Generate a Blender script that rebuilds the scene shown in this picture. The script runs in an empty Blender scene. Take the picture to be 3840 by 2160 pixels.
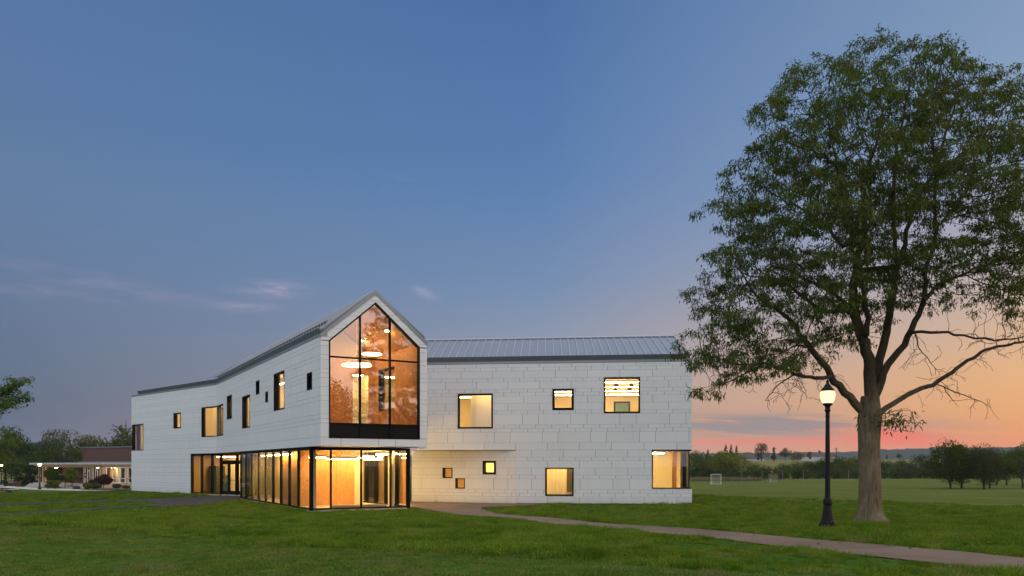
import bpy, math, random
import numpy as np
from mathutils import Vector, Matrix

random.seed(7)
rng = np.random.default_rng(7)
scene = bpy.context.scene
col = scene.collection
R = math.radians

# ------------------------------------------------------------------ camera
cam_d = bpy.data.cameras.new('camera')
cam_d.sensor_width = 36.0
cam_d.lens = 28.0
cam_d.shift_y = 0.1732
cam_d.clip_start = 0.1
cam_d.clip_end = 9000.0
cam = bpy.data.objects.new('camera', cam_d)
cam.location = (0, 0, 2.2)
cam.rotation_euler = (R(90), 0, 0)
col.objects.link(cam)
scene.camera = cam

# ------------------------------------------------------------------ render settings
scene.render.engine = 'CYCLES'
cy = scene.cycles
cy.use_denoising = True
cy.max_bounces = 10
cy.diffuse_bounces = 4
cy.glossy_bounces = 4
cy.transmission_bounces = 6
cy.transparent_max_bounces = 24
cy.sample_clamp_indirect = 4.0
cy.caustics_reflective = False
cy.caustics_refractive = False
scene.view_settings.view_transform = 'Standard'
scene.view_settings.look = 'None'
scene.view_settings.exposure = 0.9
scene.view_settings.gamma = 1.0
scene.view_settings.use_curve_mapping = False


# ------------------------------------------------------------------ node helpers
def lin(c):
    out = []
    for v in c[:3]:
        v = v / 255.0
        out.append(v / 12.92 if v <= 0.04045 else ((v + 0.055) / 1.055) ** 2.4)
    return (out[0], out[1], out[2], 1.0)


class NT:
    """small wrapper that adds nodes to a node tree and wires them up"""
    def __init__(self, tree):
        self.t = tree
        self.n = tree.nodes
        self.l = tree.links

    def new(self, kind, **kw):
        nd = self.n.new(kind)
        for k, v in kw.items():
            setattr(nd, k, v)
        return nd

    def put(self, sock, v):
        if v is None:
            return
        if isinstance(v, bpy.types.NodeSocket):
            self.l.new(v, sock)
        elif isinstance(v, (tuple, list)) and sock.type == 'RGBA' and len(v) == 3:
            sock.default_value = (v[0], v[1], v[2], 1.0)
        else:
            sock.default_value = v

    def math(self, op, a, b=None, c=None, clamp=False):
        nd = self.new('ShaderNodeMath', operation=op, use_clamp=clamp)
        for i, v in enumerate((a, b, c)):
            self.put(nd.inputs[i], v)
        return nd.outputs[0]

    def mix(self, f, a, b, mode='MIX'):
        nd = self.new('ShaderNodeMix', data_type='RGBA', blend_type=mode)
        self.put(nd.inputs[0], f)
        self.put(nd.inputs[6], a)
        self.put(nd.inputs[7], b)
        return nd.outputs[2]

    def maprange(self, v, a, b, c=0.0, d=1.0, smooth=False):
        nd = self.new('ShaderNodeMapRange')
        if smooth:
            nd.interpolation_type = 'SMOOTHSTEP'
        for i, x in enumerate((v, a, b, c, d)):
            self.put(nd.inputs[i], x)
        return nd.outputs[0]

    def ramp(self, fac, stops):
        nd = self.new('ShaderNodeValToRGB')
        cr = nd.color_ramp
        while len(cr.elements) < len(stops):
            cr.elements.new(0.5)
        for e, (p, c) in zip(cr.elements, stops):
            e.position = p
            e.color = c if len(c) == 4 else (c[0], c[1], c[2], 1)
        self.put(nd.inputs[0], fac)
        return nd.outputs[0]

    def noise(self, vec, scale, detail=4.0, rough=0.55, out=0):
        nd = self.new('ShaderNodeTexNoise')
        self.put(nd.inputs['Vector'], vec)
        nd.inputs['Scale'].default_value = scale
        nd.inputs['Detail'].default_value = detail
        nd.inputs['Roughness'].default_value = rough
        return nd.outputs[out]

    def mapping(self, vec, scale=(1, 1, 1), rot=(0, 0, 0), loc=(0, 0, 0)):
        nd = self.new('ShaderNodeMapping')
        self.put(nd.inputs[0], vec)
        nd.inputs['Scale'].default_value = scale
        nd.inputs['Rotation'].default_value = rot
        nd.inputs['Location'].default_value = loc
        return nd.outputs[0]


# ------------------------------------------------------------------ world: dusk sky, sun just set to the right of the frame
SUN_AZ = 88.0        # degrees clockwise from the view axis
world = bpy.data.worlds.new('World')
scene.world = world
world.use_nodes = True
w = NT(world.node_tree)
for nd in list(w.n):
    w.n.remove(nd)
tc = w.new('ShaderNodeTexCoord')
vn = w.new('ShaderNodeVectorMath', operation='NORMALIZE')
w.l.new(tc.outputs['Generated'], vn.inputs[0])
sp = w.new('ShaderNodeSeparateXYZ')
w.l.new(vn.outputs[0], sp.inputs[0])
el = w.math('MULTIPLY', w.math('ARCSINE', sp.outputs[2]), 57.29578)
az = w.math('MULTIPLY', w.math('ARCTAN2', sp.outputs[0], sp.outputs[1]), 57.29578)
dl = w.math('ABSOLUTE', w.math('SUBTRACT', az, SUN_AZ))
dl = w.math('MINIMUM', dl, w.math('SUBTRACT', 360.0, dl))
pos = w.math('SQRT', w.math('DIVIDE', w.math('MAXIMUM', el, 0.0), 90.0))


def eramp(stops):
    return w.ramp(pos, [(math.sqrt(e / 90.0), lin(c)) for e, c in stops])


sky_far = eramp([(0, (78, 97, 120)), (4, (82, 101, 126)), (8, (92, 109, 137)), (12, (94, 115, 147)),
                 (17, (92, 119, 155)), (22, (86, 115, 156)), (31, (80, 110, 154)), (60, (72, 100, 148)), (90, (74, 102, 150))])
sky_mid = eramp([(0, (204, 150, 122)), (3, (176, 149, 138)), (6, (150, 147, 156)), (9, (133, 144, 166)),
                 (13, (110, 135, 170)), (20, (86, 121, 169)), (30, (73, 106, 158)), (60, (72, 100, 150)), (90, (76, 104, 152))])
sky_rgt = eramp([(0, (228, 132, 92)), (1.5, (234, 147, 92)), (3.5, (230, 164, 106)), (6, (224, 172, 122)), (9, (206, 172, 145)),
                 (13, (174, 165, 170)), (18, (146, 158, 182)), (24, (129, 152, 182)), (32, (114, 142, 176)), (60, (92, 118, 162)), (90, (80, 106, 154))])
sky_sun = eramp([(0, (250, 160, 105)), (2, (255, 176, 104)), (5, (255, 192, 122)), (10, (246, 198, 150)), (16, (222, 188, 170)),
                 (24, (180, 174, 184)), (35, (140, 156, 184)), (60, (104, 126, 168)), (90, (84, 110, 156))])
sky = w.mix(w.maprange(dl, 122, 86, smooth=False), sky_far, sky_mid)
sky = w.mix(w.maprange(dl, 86, 54, smooth=False), sky, sky_rgt)
sky = w.mix(w.maprange(dl, 54, 0, smooth=True), sky, sky_sun)
glow = w.math('MULTIPLY', w.maprange(dl, 56, 0, smooth=True), w.maprange(el, 40, 0, smooth=True))
gain = w.math('ADD', 1.0, w.math('MULTIPLY', glow, 2.2))
vs = w.new('ShaderNodeVectorMath', operation='SCALE')
w.put(vs.inputs[0], sky)
w.put(vs.inputs['Scale'], gain)
sky = vs.outputs[0]

# thin clouds, placed as drifting wisps in azimuth and elevation
cv = w.new('ShaderNodeCombineXYZ')
w.put(cv.inputs[0], w.math('MULTIPLY', az, 0.32))
w.put(cv.inputs[1], w.math('MULTIPLY', w.math('ADD', el, w.math('MULTIPLY', az, 0.06)), 1.5))
cn = w.noise(cv.outputs[0], 1.0, 7.0, 0.62)
cn2 = w.noise(w.mapping(cv.outputs[0], (0.45, 1.6, 1), loc=(7, 3, 0)), 1.0, 6.0, 0.6)


def blob(a0, e0, sa, se, tilt=0.0):
    da = w.math('SUBTRACT', az, a0)
    de = w.math('SUBTRACT', w.math('SUBTRACT', el, e0), w.math('MULTIPLY', da, tilt))
    q = w.math('ADD', w.math('POWER', w.math('ABSOLUTE', w.math('DIVIDE', da, sa)), 2.0),
               w.math('POWER', w.math('ABSOLUTE', w.math('DIVIDE', de, se)), 2.0))
    return w.math('EXPONENT', w.math('MULTIPLY', q, -1.0))


def cloud(base, b, nz, lo, hi, amt, c):
    m = w.math('MULTIPLY', w.math('MULTIPLY', b, w.maprange(nz, lo, hi, smooth=True)), amt, clamp=True)
    return w.mix(m, base, lin(c))


sky = cloud(sky, blob(-16.6, 11.95, 1.9, 0.42, 0.03), cn, 0.30, 0.62, 0.75, (176, 166, 186))
sky = cloud(sky, blob(-18.2, 10.7, 2.2, 0.30, 0.03), cn, 0.34, 0.66, 0.5, (160, 156, 176))
sky = cloud(sky, blob(-6.3, 12.2, 0.75, 0.34, -0.25), cn, 0.25, 0.6, 0.6, (160, 158, 186))
sky = cloud(sky, blob(-27.0, 11.5, 6.5, 0.5, -0.12), cn, 0.36, 0.66, 0.38, (146, 142, 166))
sky = cloud(sky, blob(-30.5, 10.6, 5.0, 0.45, 0.0), cn, 0.36, 0.66, 0.35, (146, 142, 166))
sky = cloud(sky, blob(-8.2, 19.2, 1.0, 0.5, 0.1), cn, 0.42, 0.7, 0.18, (150, 160, 186))
sky = cloud(sky, blob(18.0, 2.75, 8.0, 0.72, -0.02), cn2, 0.30, 0.54, 1.5, (150, 136, 136))
sky = cloud(sky, blob(24.0, 2.3, 5.0, 0.5, -0.02), cn2, 0.36, 0.62, 0.6, (168, 140, 132))
sky = cloud(sky, blob(25.6, 1.75, 2.8, 0.66, -0.08), cn2, 0.24, 0.52, 1.1, (238, 116, 94))
sky = cloud(sky, blob(18.0, 1.6, 7.0, 0.22, 0.0), cn2, 0.26, 0.54, 1.0, (228, 128, 112))
sky = cloud(sky, blob(14.5, 3.9, 5.0, 0.25, -0.03), cn2, 0.4, 0.6, 0.35, (190, 158, 150))

nish = w.new('ShaderNodeTexSky')
nish.sky_type = 'NISHITA'
nish.sun_disc = False
nish.sun_elevation = R(0.6)
nish.sun_rotation = R(SUN_AZ)
nish.air_density = 1.0
nish.dust_density = 1.0
nish.ozone_density = 2.0
bg1 = w.new('ShaderNodeBackground')
w.put(bg1.inputs[0], sky)
bg1.inputs[1].default_value = 0.57
bg2 = w.new('ShaderNodeBackground')
w.put(bg2.inputs[0], nish.outputs[0])
bg2.inputs[1].default_value = 0.012
ad = w.new('ShaderNodeAddShader')
w.l.new(bg1.outputs[0], ad.inputs[0])
w.l.new(bg2.outputs[0], ad.inputs[1])
wo = w.new('ShaderNodeOutputWorld')
w.l.new(ad.outputs[0], wo.inputs[0])
world.cycles.sampling_method = 'MANUAL'
world.cycles.sample_map_resolution = 512

# twilight fill: one very soft, wide sun added high behind the camera
sun_d = bpy.data.lights.new('sun', 'SUN')
sun_d.energy = 1.5
sun_d.angle = R(170)
sun_d.color = (1.0, 0.985, 0.96)
sun = bpy.data.objects.new('sun', sun_d)
SA, SE = R(172), R(58)
sdir = Vector((math.sin(SA) * math.cos(SE), math.cos(SA) * math.cos(SE), math.sin(SE)))
sun.rotation_euler = (-sdir).to_track_quat('-Z', 'Y').to_euler()
col.objects.link(sun)


# ------------------------------------------------------------------ object helpers
def tag(o, label=None, cat=None, group=None, kind=None):
    if label:
        o['label'] = label
    if cat:
        o['category'] = cat
    if group:
        o['group'] = group
    if kind:
        o['kind'] = kind
    return o


def link(o, parent=None):
    col.objects.link(o)
    if parent is not None:
        o.parent = parent
    return o


def empty(name, loc=(0, 0, 0), rz=0.0, label=None, cat=None, group=None):
    o = bpy.data.objects.new(name, None)
    o.location = loc
    o.rotation_euler = (0, 0, rz)
    o.empty_display_size = 0.2
    link(o)
    return tag(o, label, cat, group)


def np_mesh(name, verts, faces, mats=(), midx=None, smooth=False):
    """faces: int array (M,k) or list of such arrays"""
    me = bpy.data.meshes.new(name)
    if not isinstance(faces, (list, tuple)):
        faces = [faces]
    faces = [np.asarray(f, dtype=np.int32) for f in faces if len(f)]
    verts = np.asarray(verts, dtype=np.float32)
    me.vertices.add(len(verts))
    me.vertices.foreach_set('co', verts.ravel())
    loops = np.concatenate([f.ravel() for f in faces])
    sizes = np.concatenate([np.full(len(f), f.shape[1], dtype=np.int32) for f in faces])
    starts = np.concatenate([[0], np.cumsum(sizes)[:-1]]).astype(np.int32)
    me.loops.add(len(loops))
    me.loops.foreach_set('vertex_index', loops)
    me.polygons.add(len(sizes))
    me.polygons.foreach_set('loop_start', starts)
    me.polygons.foreach_set('loop_total', sizes)
    if midx is not None:
        me.polygons.foreach_set('material_index', np.asarray(midx, dtype=np.int32))
    if smooth:
        me.polygons.foreach_set('use_smooth', np.ones(len(sizes), dtype=bool))
    for m in mats:
        me.materials.append(m)
    me.update(calc_edges=True)
    me.validate()
    return me


class MB:
    """collects vertices and faces, then becomes one mesh object"""
    def __init__(self):
        self.v = []
        self.f = []
        self.m = []

    def face(self, pts, mi=0):
        b = len(self.v)
        self.v.extend([tuple(p) for p in pts])
        self.f.append(list(range(b, b + len(pts))))
        self.m.append(mi)

    def box(self, x0, x1, y0, y1, z0, z1, mi=0, T=None):
        c = [(x0, y0, z0), (x1, y0, z0), (x1, y1, z0), (x0, y1, z0), (x0, y0, z1), (x1, y0, z1), (x1, y1, z1), (x0, y1, z1)]
        if T is not None:
            c = [T(*p) for p in c]
        b = len(self.v)
        self.v.extend(c)
        for q in ((0, 3, 2, 1), (4, 5, 6, 7), (0, 1, 5, 4), (1, 2, 6, 5), (2, 3, 7, 6), (3, 0, 4, 7)):
            self.f.append([b + i for i in q])
            self.m.append(mi)

    def prism(self, pts, d, mi=0):
        """polygon pts (3D) extruded along vector d"""
        n = len(pts)
        b = len(self.v)
        self.v.extend([tuple(p) for p in pts])
        self.v.extend([(p[0] + d[0], p[1] + d[1], p[2] + d[2]) for p in pts])
        self.f.append([b + i for i in range(n)][::-1])
        self.f.append([b + n + i for i in range(n)])
        self.m += [mi, mi]
        for i in range(n):
            j = (i + 1) % n
            self.f.append([b + i, b + j, b + n + j, b + n + i])
            self.m.append(mi)

    def tube(self, pts, rad, k=8, mi=0, cap=True):
        pts = [Vector(p) for p in pts]
        n = len(pts)
        if not isinstance(rad, (list, tuple)):
            rad = [rad] * n
        b = len(self.v)
        for i, p in enumerate(pts):
            t = (pts[min(i + 1, n - 1)] - pts[max(i - 1, 0)]).normalized()
            a = t.cross(Vector((0, 0, 1))) if abs(t.z) < 0.95 else t.cross(Vector((0, 1, 0)))
            a.normalize()
            c = t.cross(a)
            for j in range(k):
                an = 2 * math.pi * j / k
                self.v.append(tuple(p + (a * math.cos(an) + c * math.sin(an)) * rad[i]))
        for i in range(n - 1):
            for j in range(k):
                j2 = (j + 1) % k
                self.f.append([b + i * k + j, b + i * k + j2, b + (i + 1) * k + j2, b + (i + 1) * k + j])
                self.m.append(mi)
        if cap:
            self.f.append([b + j for j in range(k)][::-1])
            self.f.append([b + (n - 1) * k + j for j in range(k)])
            self.m += [mi, mi]

    def lathe(self, prof, k=20, mi=0, flute=0.0, c=(0, 0)):
        b = len(self.v)
        n = len(prof)
        for r, z in prof:
            for j in range(k):
                an = 2 * math.pi * j / k
                rr = r * (1 - flute * (j % 2))
                self.v.append((c[0] + rr * math.cos(an), c[1] + rr * math.sin(an), z))
        for i in range(n - 1):
            for j in range(k):
                j2 = (j + 1) % k
                self.f.append([b + i * k + j, b + i * k + j2, b + (i + 1) * k + j2, b + (i + 1) * k + j])
                self.m.append(mi)
        self.f.append([b + j for j in range(k)][::-1])
        self.f.append([b + (n - 1) * k + j for j in range(k)])
        self.m += [mi, mi]

    def mesh(self, name, mats, smooth=False):
        me = bpy.data.meshes.new(name)
        me.from_pydata(self.v, [], self.f)
        if not isinstance(mats, (list, tuple)):
            mats = [mats]
        for m in mats:
            me.materials.append(m)
        me.polygons.foreach_set('material_index', np.array(self.m, dtype=np.int32))
        if smooth:
            me.polygons.foreach_set('use_smooth', np.ones(len(self.f), dtype=bool))
        me.update()
        return me

    def build(self, name, mats, parent=None, smooth=False):
        o = bpy.data.objects.new(name, self.mesh(name, mats, smooth))
        return link(o, parent)


def obj(name, me, parent=None, loc=None):
    o = bpy.data.objects.new(name, me)
    if loc is not None:
        o.location = loc
    return link(o, parent)


# ------------------------------------------------------------------ materials
def material(name, base=(0.5, 0.5, 0.5), rough=0.6, metal=0.0, fn=None, spec=None):
    m = bpy.data.materials.new(name)
    m.use_nodes = True
    t = NT(m.node_tree)
    bs = t.n['Principled BSDF']
    bs.inputs['Base Color'].default_value = (base[0], base[1], base[2], 1)
    bs.inputs['Roughness'].default_value = rough
    bs.inputs['Metallic'].default_value = metal
    if spec is not None:
        bs.inputs['Specular IOR Level'].default_value = spec
    if fn:
        fn(t, bs)
    return m


def bump(t, bs, h, strength=0.3, dist=0.02):
    b = t.new('ShaderNodeBump')
    b.inputs['Strength'].default_value = strength
    b.inputs['Distance'].default_value = dist
    t.put(b.inputs['Height'], h)
    t.l.new(b.outputs[0], bs.inputs['Normal'])


def world_pos(t):
    return t.new('ShaderNodeNewGeometry').outputs['Position']


def f_panel(t, bs):
    p = world_pos(t)
    oi = t.new('ShaderNodeObjectInfo')
    n1 = t.noise(p, 0.35, 4.0)
    n2 = t.noise(t.mapping(p, (6, 6, 0.6)), 1.0, 4.0)
    v = t.math('ADD', t.math('MULTIPLY', t.math('SUBTRACT', n1, 0.5), 0.08), t.math('MULTIPLY', t.math('SUBTRACT', n2, 0.5), 0.04))
    v = t.math('ADD', v, t.math('MULTIPLY', t.math('SUBTRACT', oi.outputs['Random'], 0.5), 0.06))
    v = t.math('ADD', v, 1.0)
    sz = t.new('ShaderNodeSeparateXYZ')
    t.l.new(p, sz.inputs[0])
    splash = t.math('MULTIPLY', t.maprange(t.math('ADD', sz.outputs[2], t.math('MULTIPLY', t.noise(p, 3.0, 5.0), 0.5)), 0.75, 0.2), 0.22)
    streak = t.math('MULTIPLY', t.maprange(t.noise(t.mapping(p, (4.5, 4.5, 0.22)), 1.0, 5.0, 0.6), 0.56, 0.78), 0.06)
    v = t.math('SUBTRACT', t.math('SUBTRACT', v, splash), streak)
    hs = t.new('ShaderNodeHueSaturation')
    hs.inputs['Color'].default_value = (0.67, 0.675, 0.67, 1)
    t.put(hs.inputs['Value'], v)
    t.l.new(hs.outputs[0], bs.inputs['Base Color'])
    bump(t, bs, t.noise(p, 30.0, 3.0), 0.06, 0.01)


M = {}
M['panel'] = material('fibre_cement_panel', rough=0.5, fn=f_panel)
M['membrane'] = material('joint_membrane', (0.21, 0.21, 0.215), 0.9)
M['black'] = material('black_frame', (0.006, 0.005, 0.004), 0.6, spec=0.08)
M['spandrel'] = material('spandrel_glass', (0.010, 0.010, 0.008), 0.25, spec=0.12)


def f_roofmetal(c):
    def fn(t, bs):
        p = world_pos(t)
        n = t.noise(t.mapping(p, (1.2, 1.2, 1.2)), 1.0, 5.0)
        t.put(bs.inputs['Base Color'], t.mix(n, (c[0] * .85, c[1] * .85, c[2] * .85, 1), (c[0] * 1.12, c[1] * 1.12, c[2] * 1.12, 1)))
        t.put(bs.inputs['Roughness'], t.maprange(n, 0.2, 0.8, 0.36, 0.52))
    return fn


M['roof'] = material('standing_seam_metal', metal=0.55, rough=0.42, fn=f_roofmetal((0.20, 0.225, 0.26)))
M['seam'] = material('seam_metal', metal=0.45, rough=0.4, fn=f_roofmetal((0.40, 0.42, 0.45)))
M['fascia'] = material('fascia_metal', metal=0.4, rough=0.45, fn=f_roofmetal((0.24, 0.255, 0.27)))
M['gutter'] = material('gutter_metal', metal=0.4, rough=0.45, fn=f_roofmetal((0.12, 0.13, 0.145)))
M['soffit'] = material('soffit_metal', (0.10, 0.10, 0.11), 0.4, 0.3)
M['cream'] = material('cream_paint', fn=lambda t, bs: t.put(bs.inputs['Base Color'], t.mix(t.noise(world_pos(t), 0.8, 3.0), (0.70, 0.62, 0.42, 1), (0.78, 0.70, 0.50, 1))), rough=0.75)
M['ceiling'] = material('ceiling_paint', (0.74, 0.68, 0.54), 0.8)
M['white'] = material('white_paint', (0.78, 0.77, 0.74), 0.5)
M['tan_wall'] = material('tan_wall', (0.42, 0.29, 0.15), 0.8)
M['dark_room'] = material('dark_interior', (0.06, 0.055, 0.05), 0.8)


def f_wood(c0, c1, sx):
    def fn(t, bs):
        p = world_pos(t)
        q = t.mapping(p, sx)
        n = t.noise(q, 1.0, 6.0, 0.6)
        g = t.noise(t.mapping(p, (sx[0] * 7, sx[1] * 7, sx[2] * 4)), 1.0, 3.0)
        f = t.math('ADD', t.math('MULTIPLY', n, 0.7), t.math('MULTIPLY', g, 0.3))
        t.put(bs.inputs['Base Color'], t.mix(t.maprange(f, 0.3, 0.7), c0 + (1,), c1 + (1,)))
    return fn


def f_plywood(t, bs):
    p = world_pos(t)
    n = t.noise(t.mapping(p, (2.2, 2.2, 0.8)), 1.0, 3.0, 0.5)
    rings = t.math('FRACT', t.math('MULTIPLY', n, 9.0))
    rings = t.math('ABSOLUTE', t.math('SUBTRACT', rings, 0.5))
    b = t.mix(t.maprange(rings, 0.0, 0.5), (0.50, 0.23, 0.075, 1), (0.58, 0.30, 0.11, 1))
    vo = t.new('ShaderNodeTexVoronoi')
    t.put(vo.inputs['Vector'], t.mapping(p, (2.4, 2.4, 1.9)))
    vo.inputs['Scale'].default_value = 1.0
    knot = t.maprange(vo.outputs['Distance'], 0.03, 0.12)
    b = t.mix(knot, (0.16, 0.06, 0.02, 1), b)
    b = t.mix(t.maprange(t.noise(p, 0.9, 3.0), 0.35, 0.7), b, t.mix(0.5, b, (0.42, 0.17, 0.05, 1)))
    t.put(bs.inputs['Base Color'], b)


M['wood'] = material('timber_panelling', rough=0.6, fn=f_wood((0.44, 0.195, 0.060), (0.56, 0.265, 0.090), (3.0, 3.0, 0.5)))
M['plywood'] = material('plywood_sheet', rough=0.6, fn=f_plywood)
M['floor'] = material('concrete_floor', rough=0.5, fn=lambda t, bs: t.put(bs.inputs['Base Color'], t.mix(t.noise(world_pos(t), 1.5, 5.0), (0.42, 0.36, 0.26, 1), (0.56, 0.49, 0.38, 1))))


def emissive(name, c, s):
    m = bpy.data.materials.new(name)
    m.use_nodes = True
    t = NT(m.node_tree)
    t.n.remove(t.n['Principled BSDF'])
    e = t.new('ShaderNodeEmission')
    e.inputs[0].default_value = (c[0], c[1], c[2], 1)
    e.inputs[1].default_value = s
    t.l.new(e.outputs[0], t.n['Material Output'].inputs[0])
    return m


WARM = (1.0, 0.62, 0.21)
M['tube'] = emissive('warm_tube', WARM, 62.0)
M['tube_bright'] = emissive('warm_tube_bright', WARM, 150.0)
M['tube_soft'] = emissive('warm_tube_soft', WARM, 78.0)
M['ring'] = emissive('warm_ring', (1.0, 0.68, 0.32), 13.0)
M['spot'] = emissive('fill_lens', WARM, 200.0)
M['globe'] = emissive('lamp_globe', (1.0, 0.76, 0.33), 1.15)
M['globe_far'] = emissive('lamp_globe_far', (1.0, 0.80, 0.45), 12.0)


def glass(name, tint=(1, 1, 1), refl=1.0, film=None, coat=0.0):
    m = bpy.data.materials.new(name)
    m.use_nodes = True
    t = NT(m.node_tree)
    t.n.remove(t.n['Principled BSDF'])
    tr = t.new('ShaderNodeBsdfTransparent')
    tr.inputs[0].default_value = (tint[0], tint[1], tint[2], 1)
    gl = t.new('ShaderNodeBsdfGlossy')
    gl.inputs['Roughness'].default_value = 0.0
    gl.inputs['Color'].default_value = (1, 1, 1, 1)
    fr = t.new('ShaderNodeFresnel')
    fr.inputs[0].default_value = 1.52
    f = t.math('ADD', t.math('MULTIPLY', fr.outputs[0], 1.75 * refl), coat, clamp=True)
    mx = t.new('ShaderNodeMixShader')
    t.put(mx.inputs[0], f)
    sh = tr.outputs[0]
    if film:
        df = t.new('ShaderNodeBsdfTranslucent')
        df.inputs[0].default_value = film[1]
        d2 = t.new('ShaderNodeBsdfDiffuse')
        d2.inputs[0].default_value = film[1]
        a = t.new('ShaderNodeMixShader')
        a.inputs[0].default_value = 0.3
        t.l.new(df.outputs[0], a.inputs[1])
        t.l.new(d2.outputs[0], a.inputs[2])
        b = t.new('ShaderNodeMixShader')
        t.put(b.inputs[0], t.maprange(t.noise(world_pos(t), 1.2, 5.0), 0.35, 0.7, film[0] * 0.5, film[0]))
        t.l.new(tr.outputs[0], b.inputs[1])
        t.l.new(a.outputs[0], b.inputs[2])
        sh = b.outputs[0]
    t.l.new(sh, mx.inputs[1])
    t.l.new(gl.outputs[0], mx.inputs[2])
    t.l.new(mx.outputs[0], t.n['Material Output'].inputs[0])
    return m


M['glass'] = glass('window_glass', (0.93, 0.95, 0.93))
M['glass_big'] = glass('gable_glass', (0.88, 0.90, 0.88), 1.2, coat=0.12)
M['glass_shop'] = glass('storefront_glass', (0.90, 0.89, 0.80), 0.55)
M['glass_film'] = glass('filmed_glass', (0.84, 0.82, 0.70), 0.6, film=(0.45, (0.60, 0.50, 0.26, 1)))
M['iron'] = material('painted_iron', fn=lambda t, bs: t.put(bs.inputs['Base Color'], t.mix(t.maprange(t.noise(world_pos(t), 6.0, 5.0), 0.45, 0.75), (0.010, 0.010, 0.011, 1), (0.012, 0.011, 0.010, 1))), rough=0.5, spec=0.12)
M['steel'] = material('brushed_steel', (0.45, 0.45, 0.44), 0.35, 0.9)
M['concrete'] = material('pale_concrete', fn=lambda t, bs: t.put(bs.inputs['Base Color'], t.mix(t.noise(world_pos(t), 1.0, 6.0), (0.34, 0.30, 0.25, 1), (0.46, 0.41, 0.34, 1))), rough=0.85)


def f_asphalt(t, bs):
    p = world_pos(t)
    n = t.noise(p, 0.7, 6.0, 0.65)
    g = t.noise(p, 90.0, 2.0)
    c = t.mix(t.maprange(n, 0.3, 0.7), (0.125, 0.086, 0.060, 1), (0.195, 0.140, 0.102, 1))
    c = t.mix(t.maprange(g, 0.62, 0.80), c, (0.26, 0.23, 0.20, 1))
    vo = t.new('ShaderNodeTexVoronoi')
    t.put(vo.inputs['Vector'], p)
    vo.inputs['Scale'].default_value = 2.6
    bits = t.math('MULTIPLY', t.maprange(vo.outputs['Distance'], 0.035, 0.02), t.maprange(t.noise(p, 0.9, 2.0), 0.5, 0.6))
    c = t.mix(bits, c, (0.30, 0.24, 0.12, 1))
    t.put(bs.inputs['Base Color'], c)
    bump(t, bs, t.math('ADD', g, t.math('MULTIPLY', n, 2.0)), 0.5, 0.01)


M['asphalt'] = material('asphalt', rough=0.9, fn=f_asphalt, spec=0.1)
M['asphalt_dark'] = material('dark_asphalt', rough=0.9, spec=0.1, fn=lambda t, bs: t.put(bs.inputs['Base Color'], t.mix(t.maprange(t.noise(world_pos(t), 1.4, 6.0, 0.65), 0.3, 0.7), (0.034, 0.031, 0.032, 1), (0.070, 0.062, 0.060, 1))))
M['brick'] = None


def f_brick(t, bs):
    g = t.new('ShaderNodeTexCoord')
    b = t.new('ShaderNodeTexBrick')
    t.put(b.inputs['Vector'], t.mapping(g.outputs['UV'], (1, 1, 1)))
    b.inputs['Color1'].default_value = (0.075, 0.022, 0.016, 1)
    b.inputs['Color2'].default_value = (0.105, 0.034, 0.024, 1)
    b.inputs['Mortar'].default_value = (0.085, 0.052, 0.042, 1)
    b.inputs['Scale'].default_value = 1.0
    b.inputs['Mortar Size'].default_value = 0.012
    b.inputs['Brick Width'].default_value = 0.215
    b.inputs['Row Height'].default_value = 0.075
    n = t.noise(world_pos(t), 0.6, 4.0)
    t.put(bs.inputs['Base Color'], t.mix(t.maprange(n, 0.3, 0.7, 0.0, 0.5), b.outputs[0], (0.10, 0.035, 0.026, 1)))


M['brick'] = material('red_brick', rough=0.85, fn=f_brick)


def f_ground(t, bs):
    p = world_pos(t)
    s = t.new('ShaderNodeSeparateXYZ')
    t.l.new(p, s.inputs[0])
    n1 = t.noise(p, 0.22, 5.0, 0.6)
    n2 = t.noise(p, 2.5, 5.0, 0.65)
    n3 = t.noise(t.mapping(p, (0.10, 0.30, 1), rot=(0, 0, 0.25)), 1.0, 6.0, 0.65)
    n4 = t.noise(p, 30.0, 3.0)
    lush = t.mix(t.maprange(n2, 0.3, 0.7), (0.036, 0.078, 0.012, 1), (0.070, 0.125, 0.020, 1))
    lush = t.mix(t.maprange(n4, 0.4, 0.7, 0, 0.5), lush, (0.018, 0.038, 0.008, 1))
    fld = t.mix(t.maprange(n3, 0.32, 0.68), (0.068, 0.090, 0.020, 1), (0.125, 0.138, 0.036, 1))
    fld = t.mix(t.maprange(n1, 0.55, 0.75, 0, 0.6), fld, (0.13, 0.115, 0.055, 1))
    # the mown field begins along a slanting line behind the tree, and beyond the crest on the other side
    e1 = t.math('ADD', s.outputs[1], t.math('MULTIPLY', s.outputs[0], 1.35))
    e1 = t.math('ADD', e1, t.math('MULTIPLY', n1, 4.0))
    fr = t.maprange(e1, 73.0, 76.5, smooth=True)
    fl = t.maprange(t.math('ADD', s.outputs[1], t.math('MULTIPLY', n1, 5.0)), 64, 70, smooth=True)
    right = t.math('GREATER_THAN', s.outputs[0], 0.0)
    f = t.math('ADD', t.math('MULTIPLY', right, fr), t.math('MULTIPLY', t.math('SUBTRACT', 1.0, right), fl))
    lawn = t.mix(t.maprange(n3, 0.3, 0.7), (0.045, 0.075, 0.018, 1), (0.075, 0.098, 0.028, 1))
    fld = t.mix(right, lawn, fld)
    gold = t.mix(n3, (0.14, 0.13, 0.045, 1), (0.20, 0.18, 0.07, 1))
    fld = t.mix(t.maprange(s.outputs[1], 228, 245), fld, gold)
    t.put(bs.inputs['Base Color'], t.mix(f, lush, fld))
    h = t.math('ADD', t.math('MULTIPLY', n4, 0.4), n2)
    bump(t, bs, h, 0.8, 0.06)


M['ground'] = material('lawn_soil', rough=1.0, fn=f_ground, spec=0.0)


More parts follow.
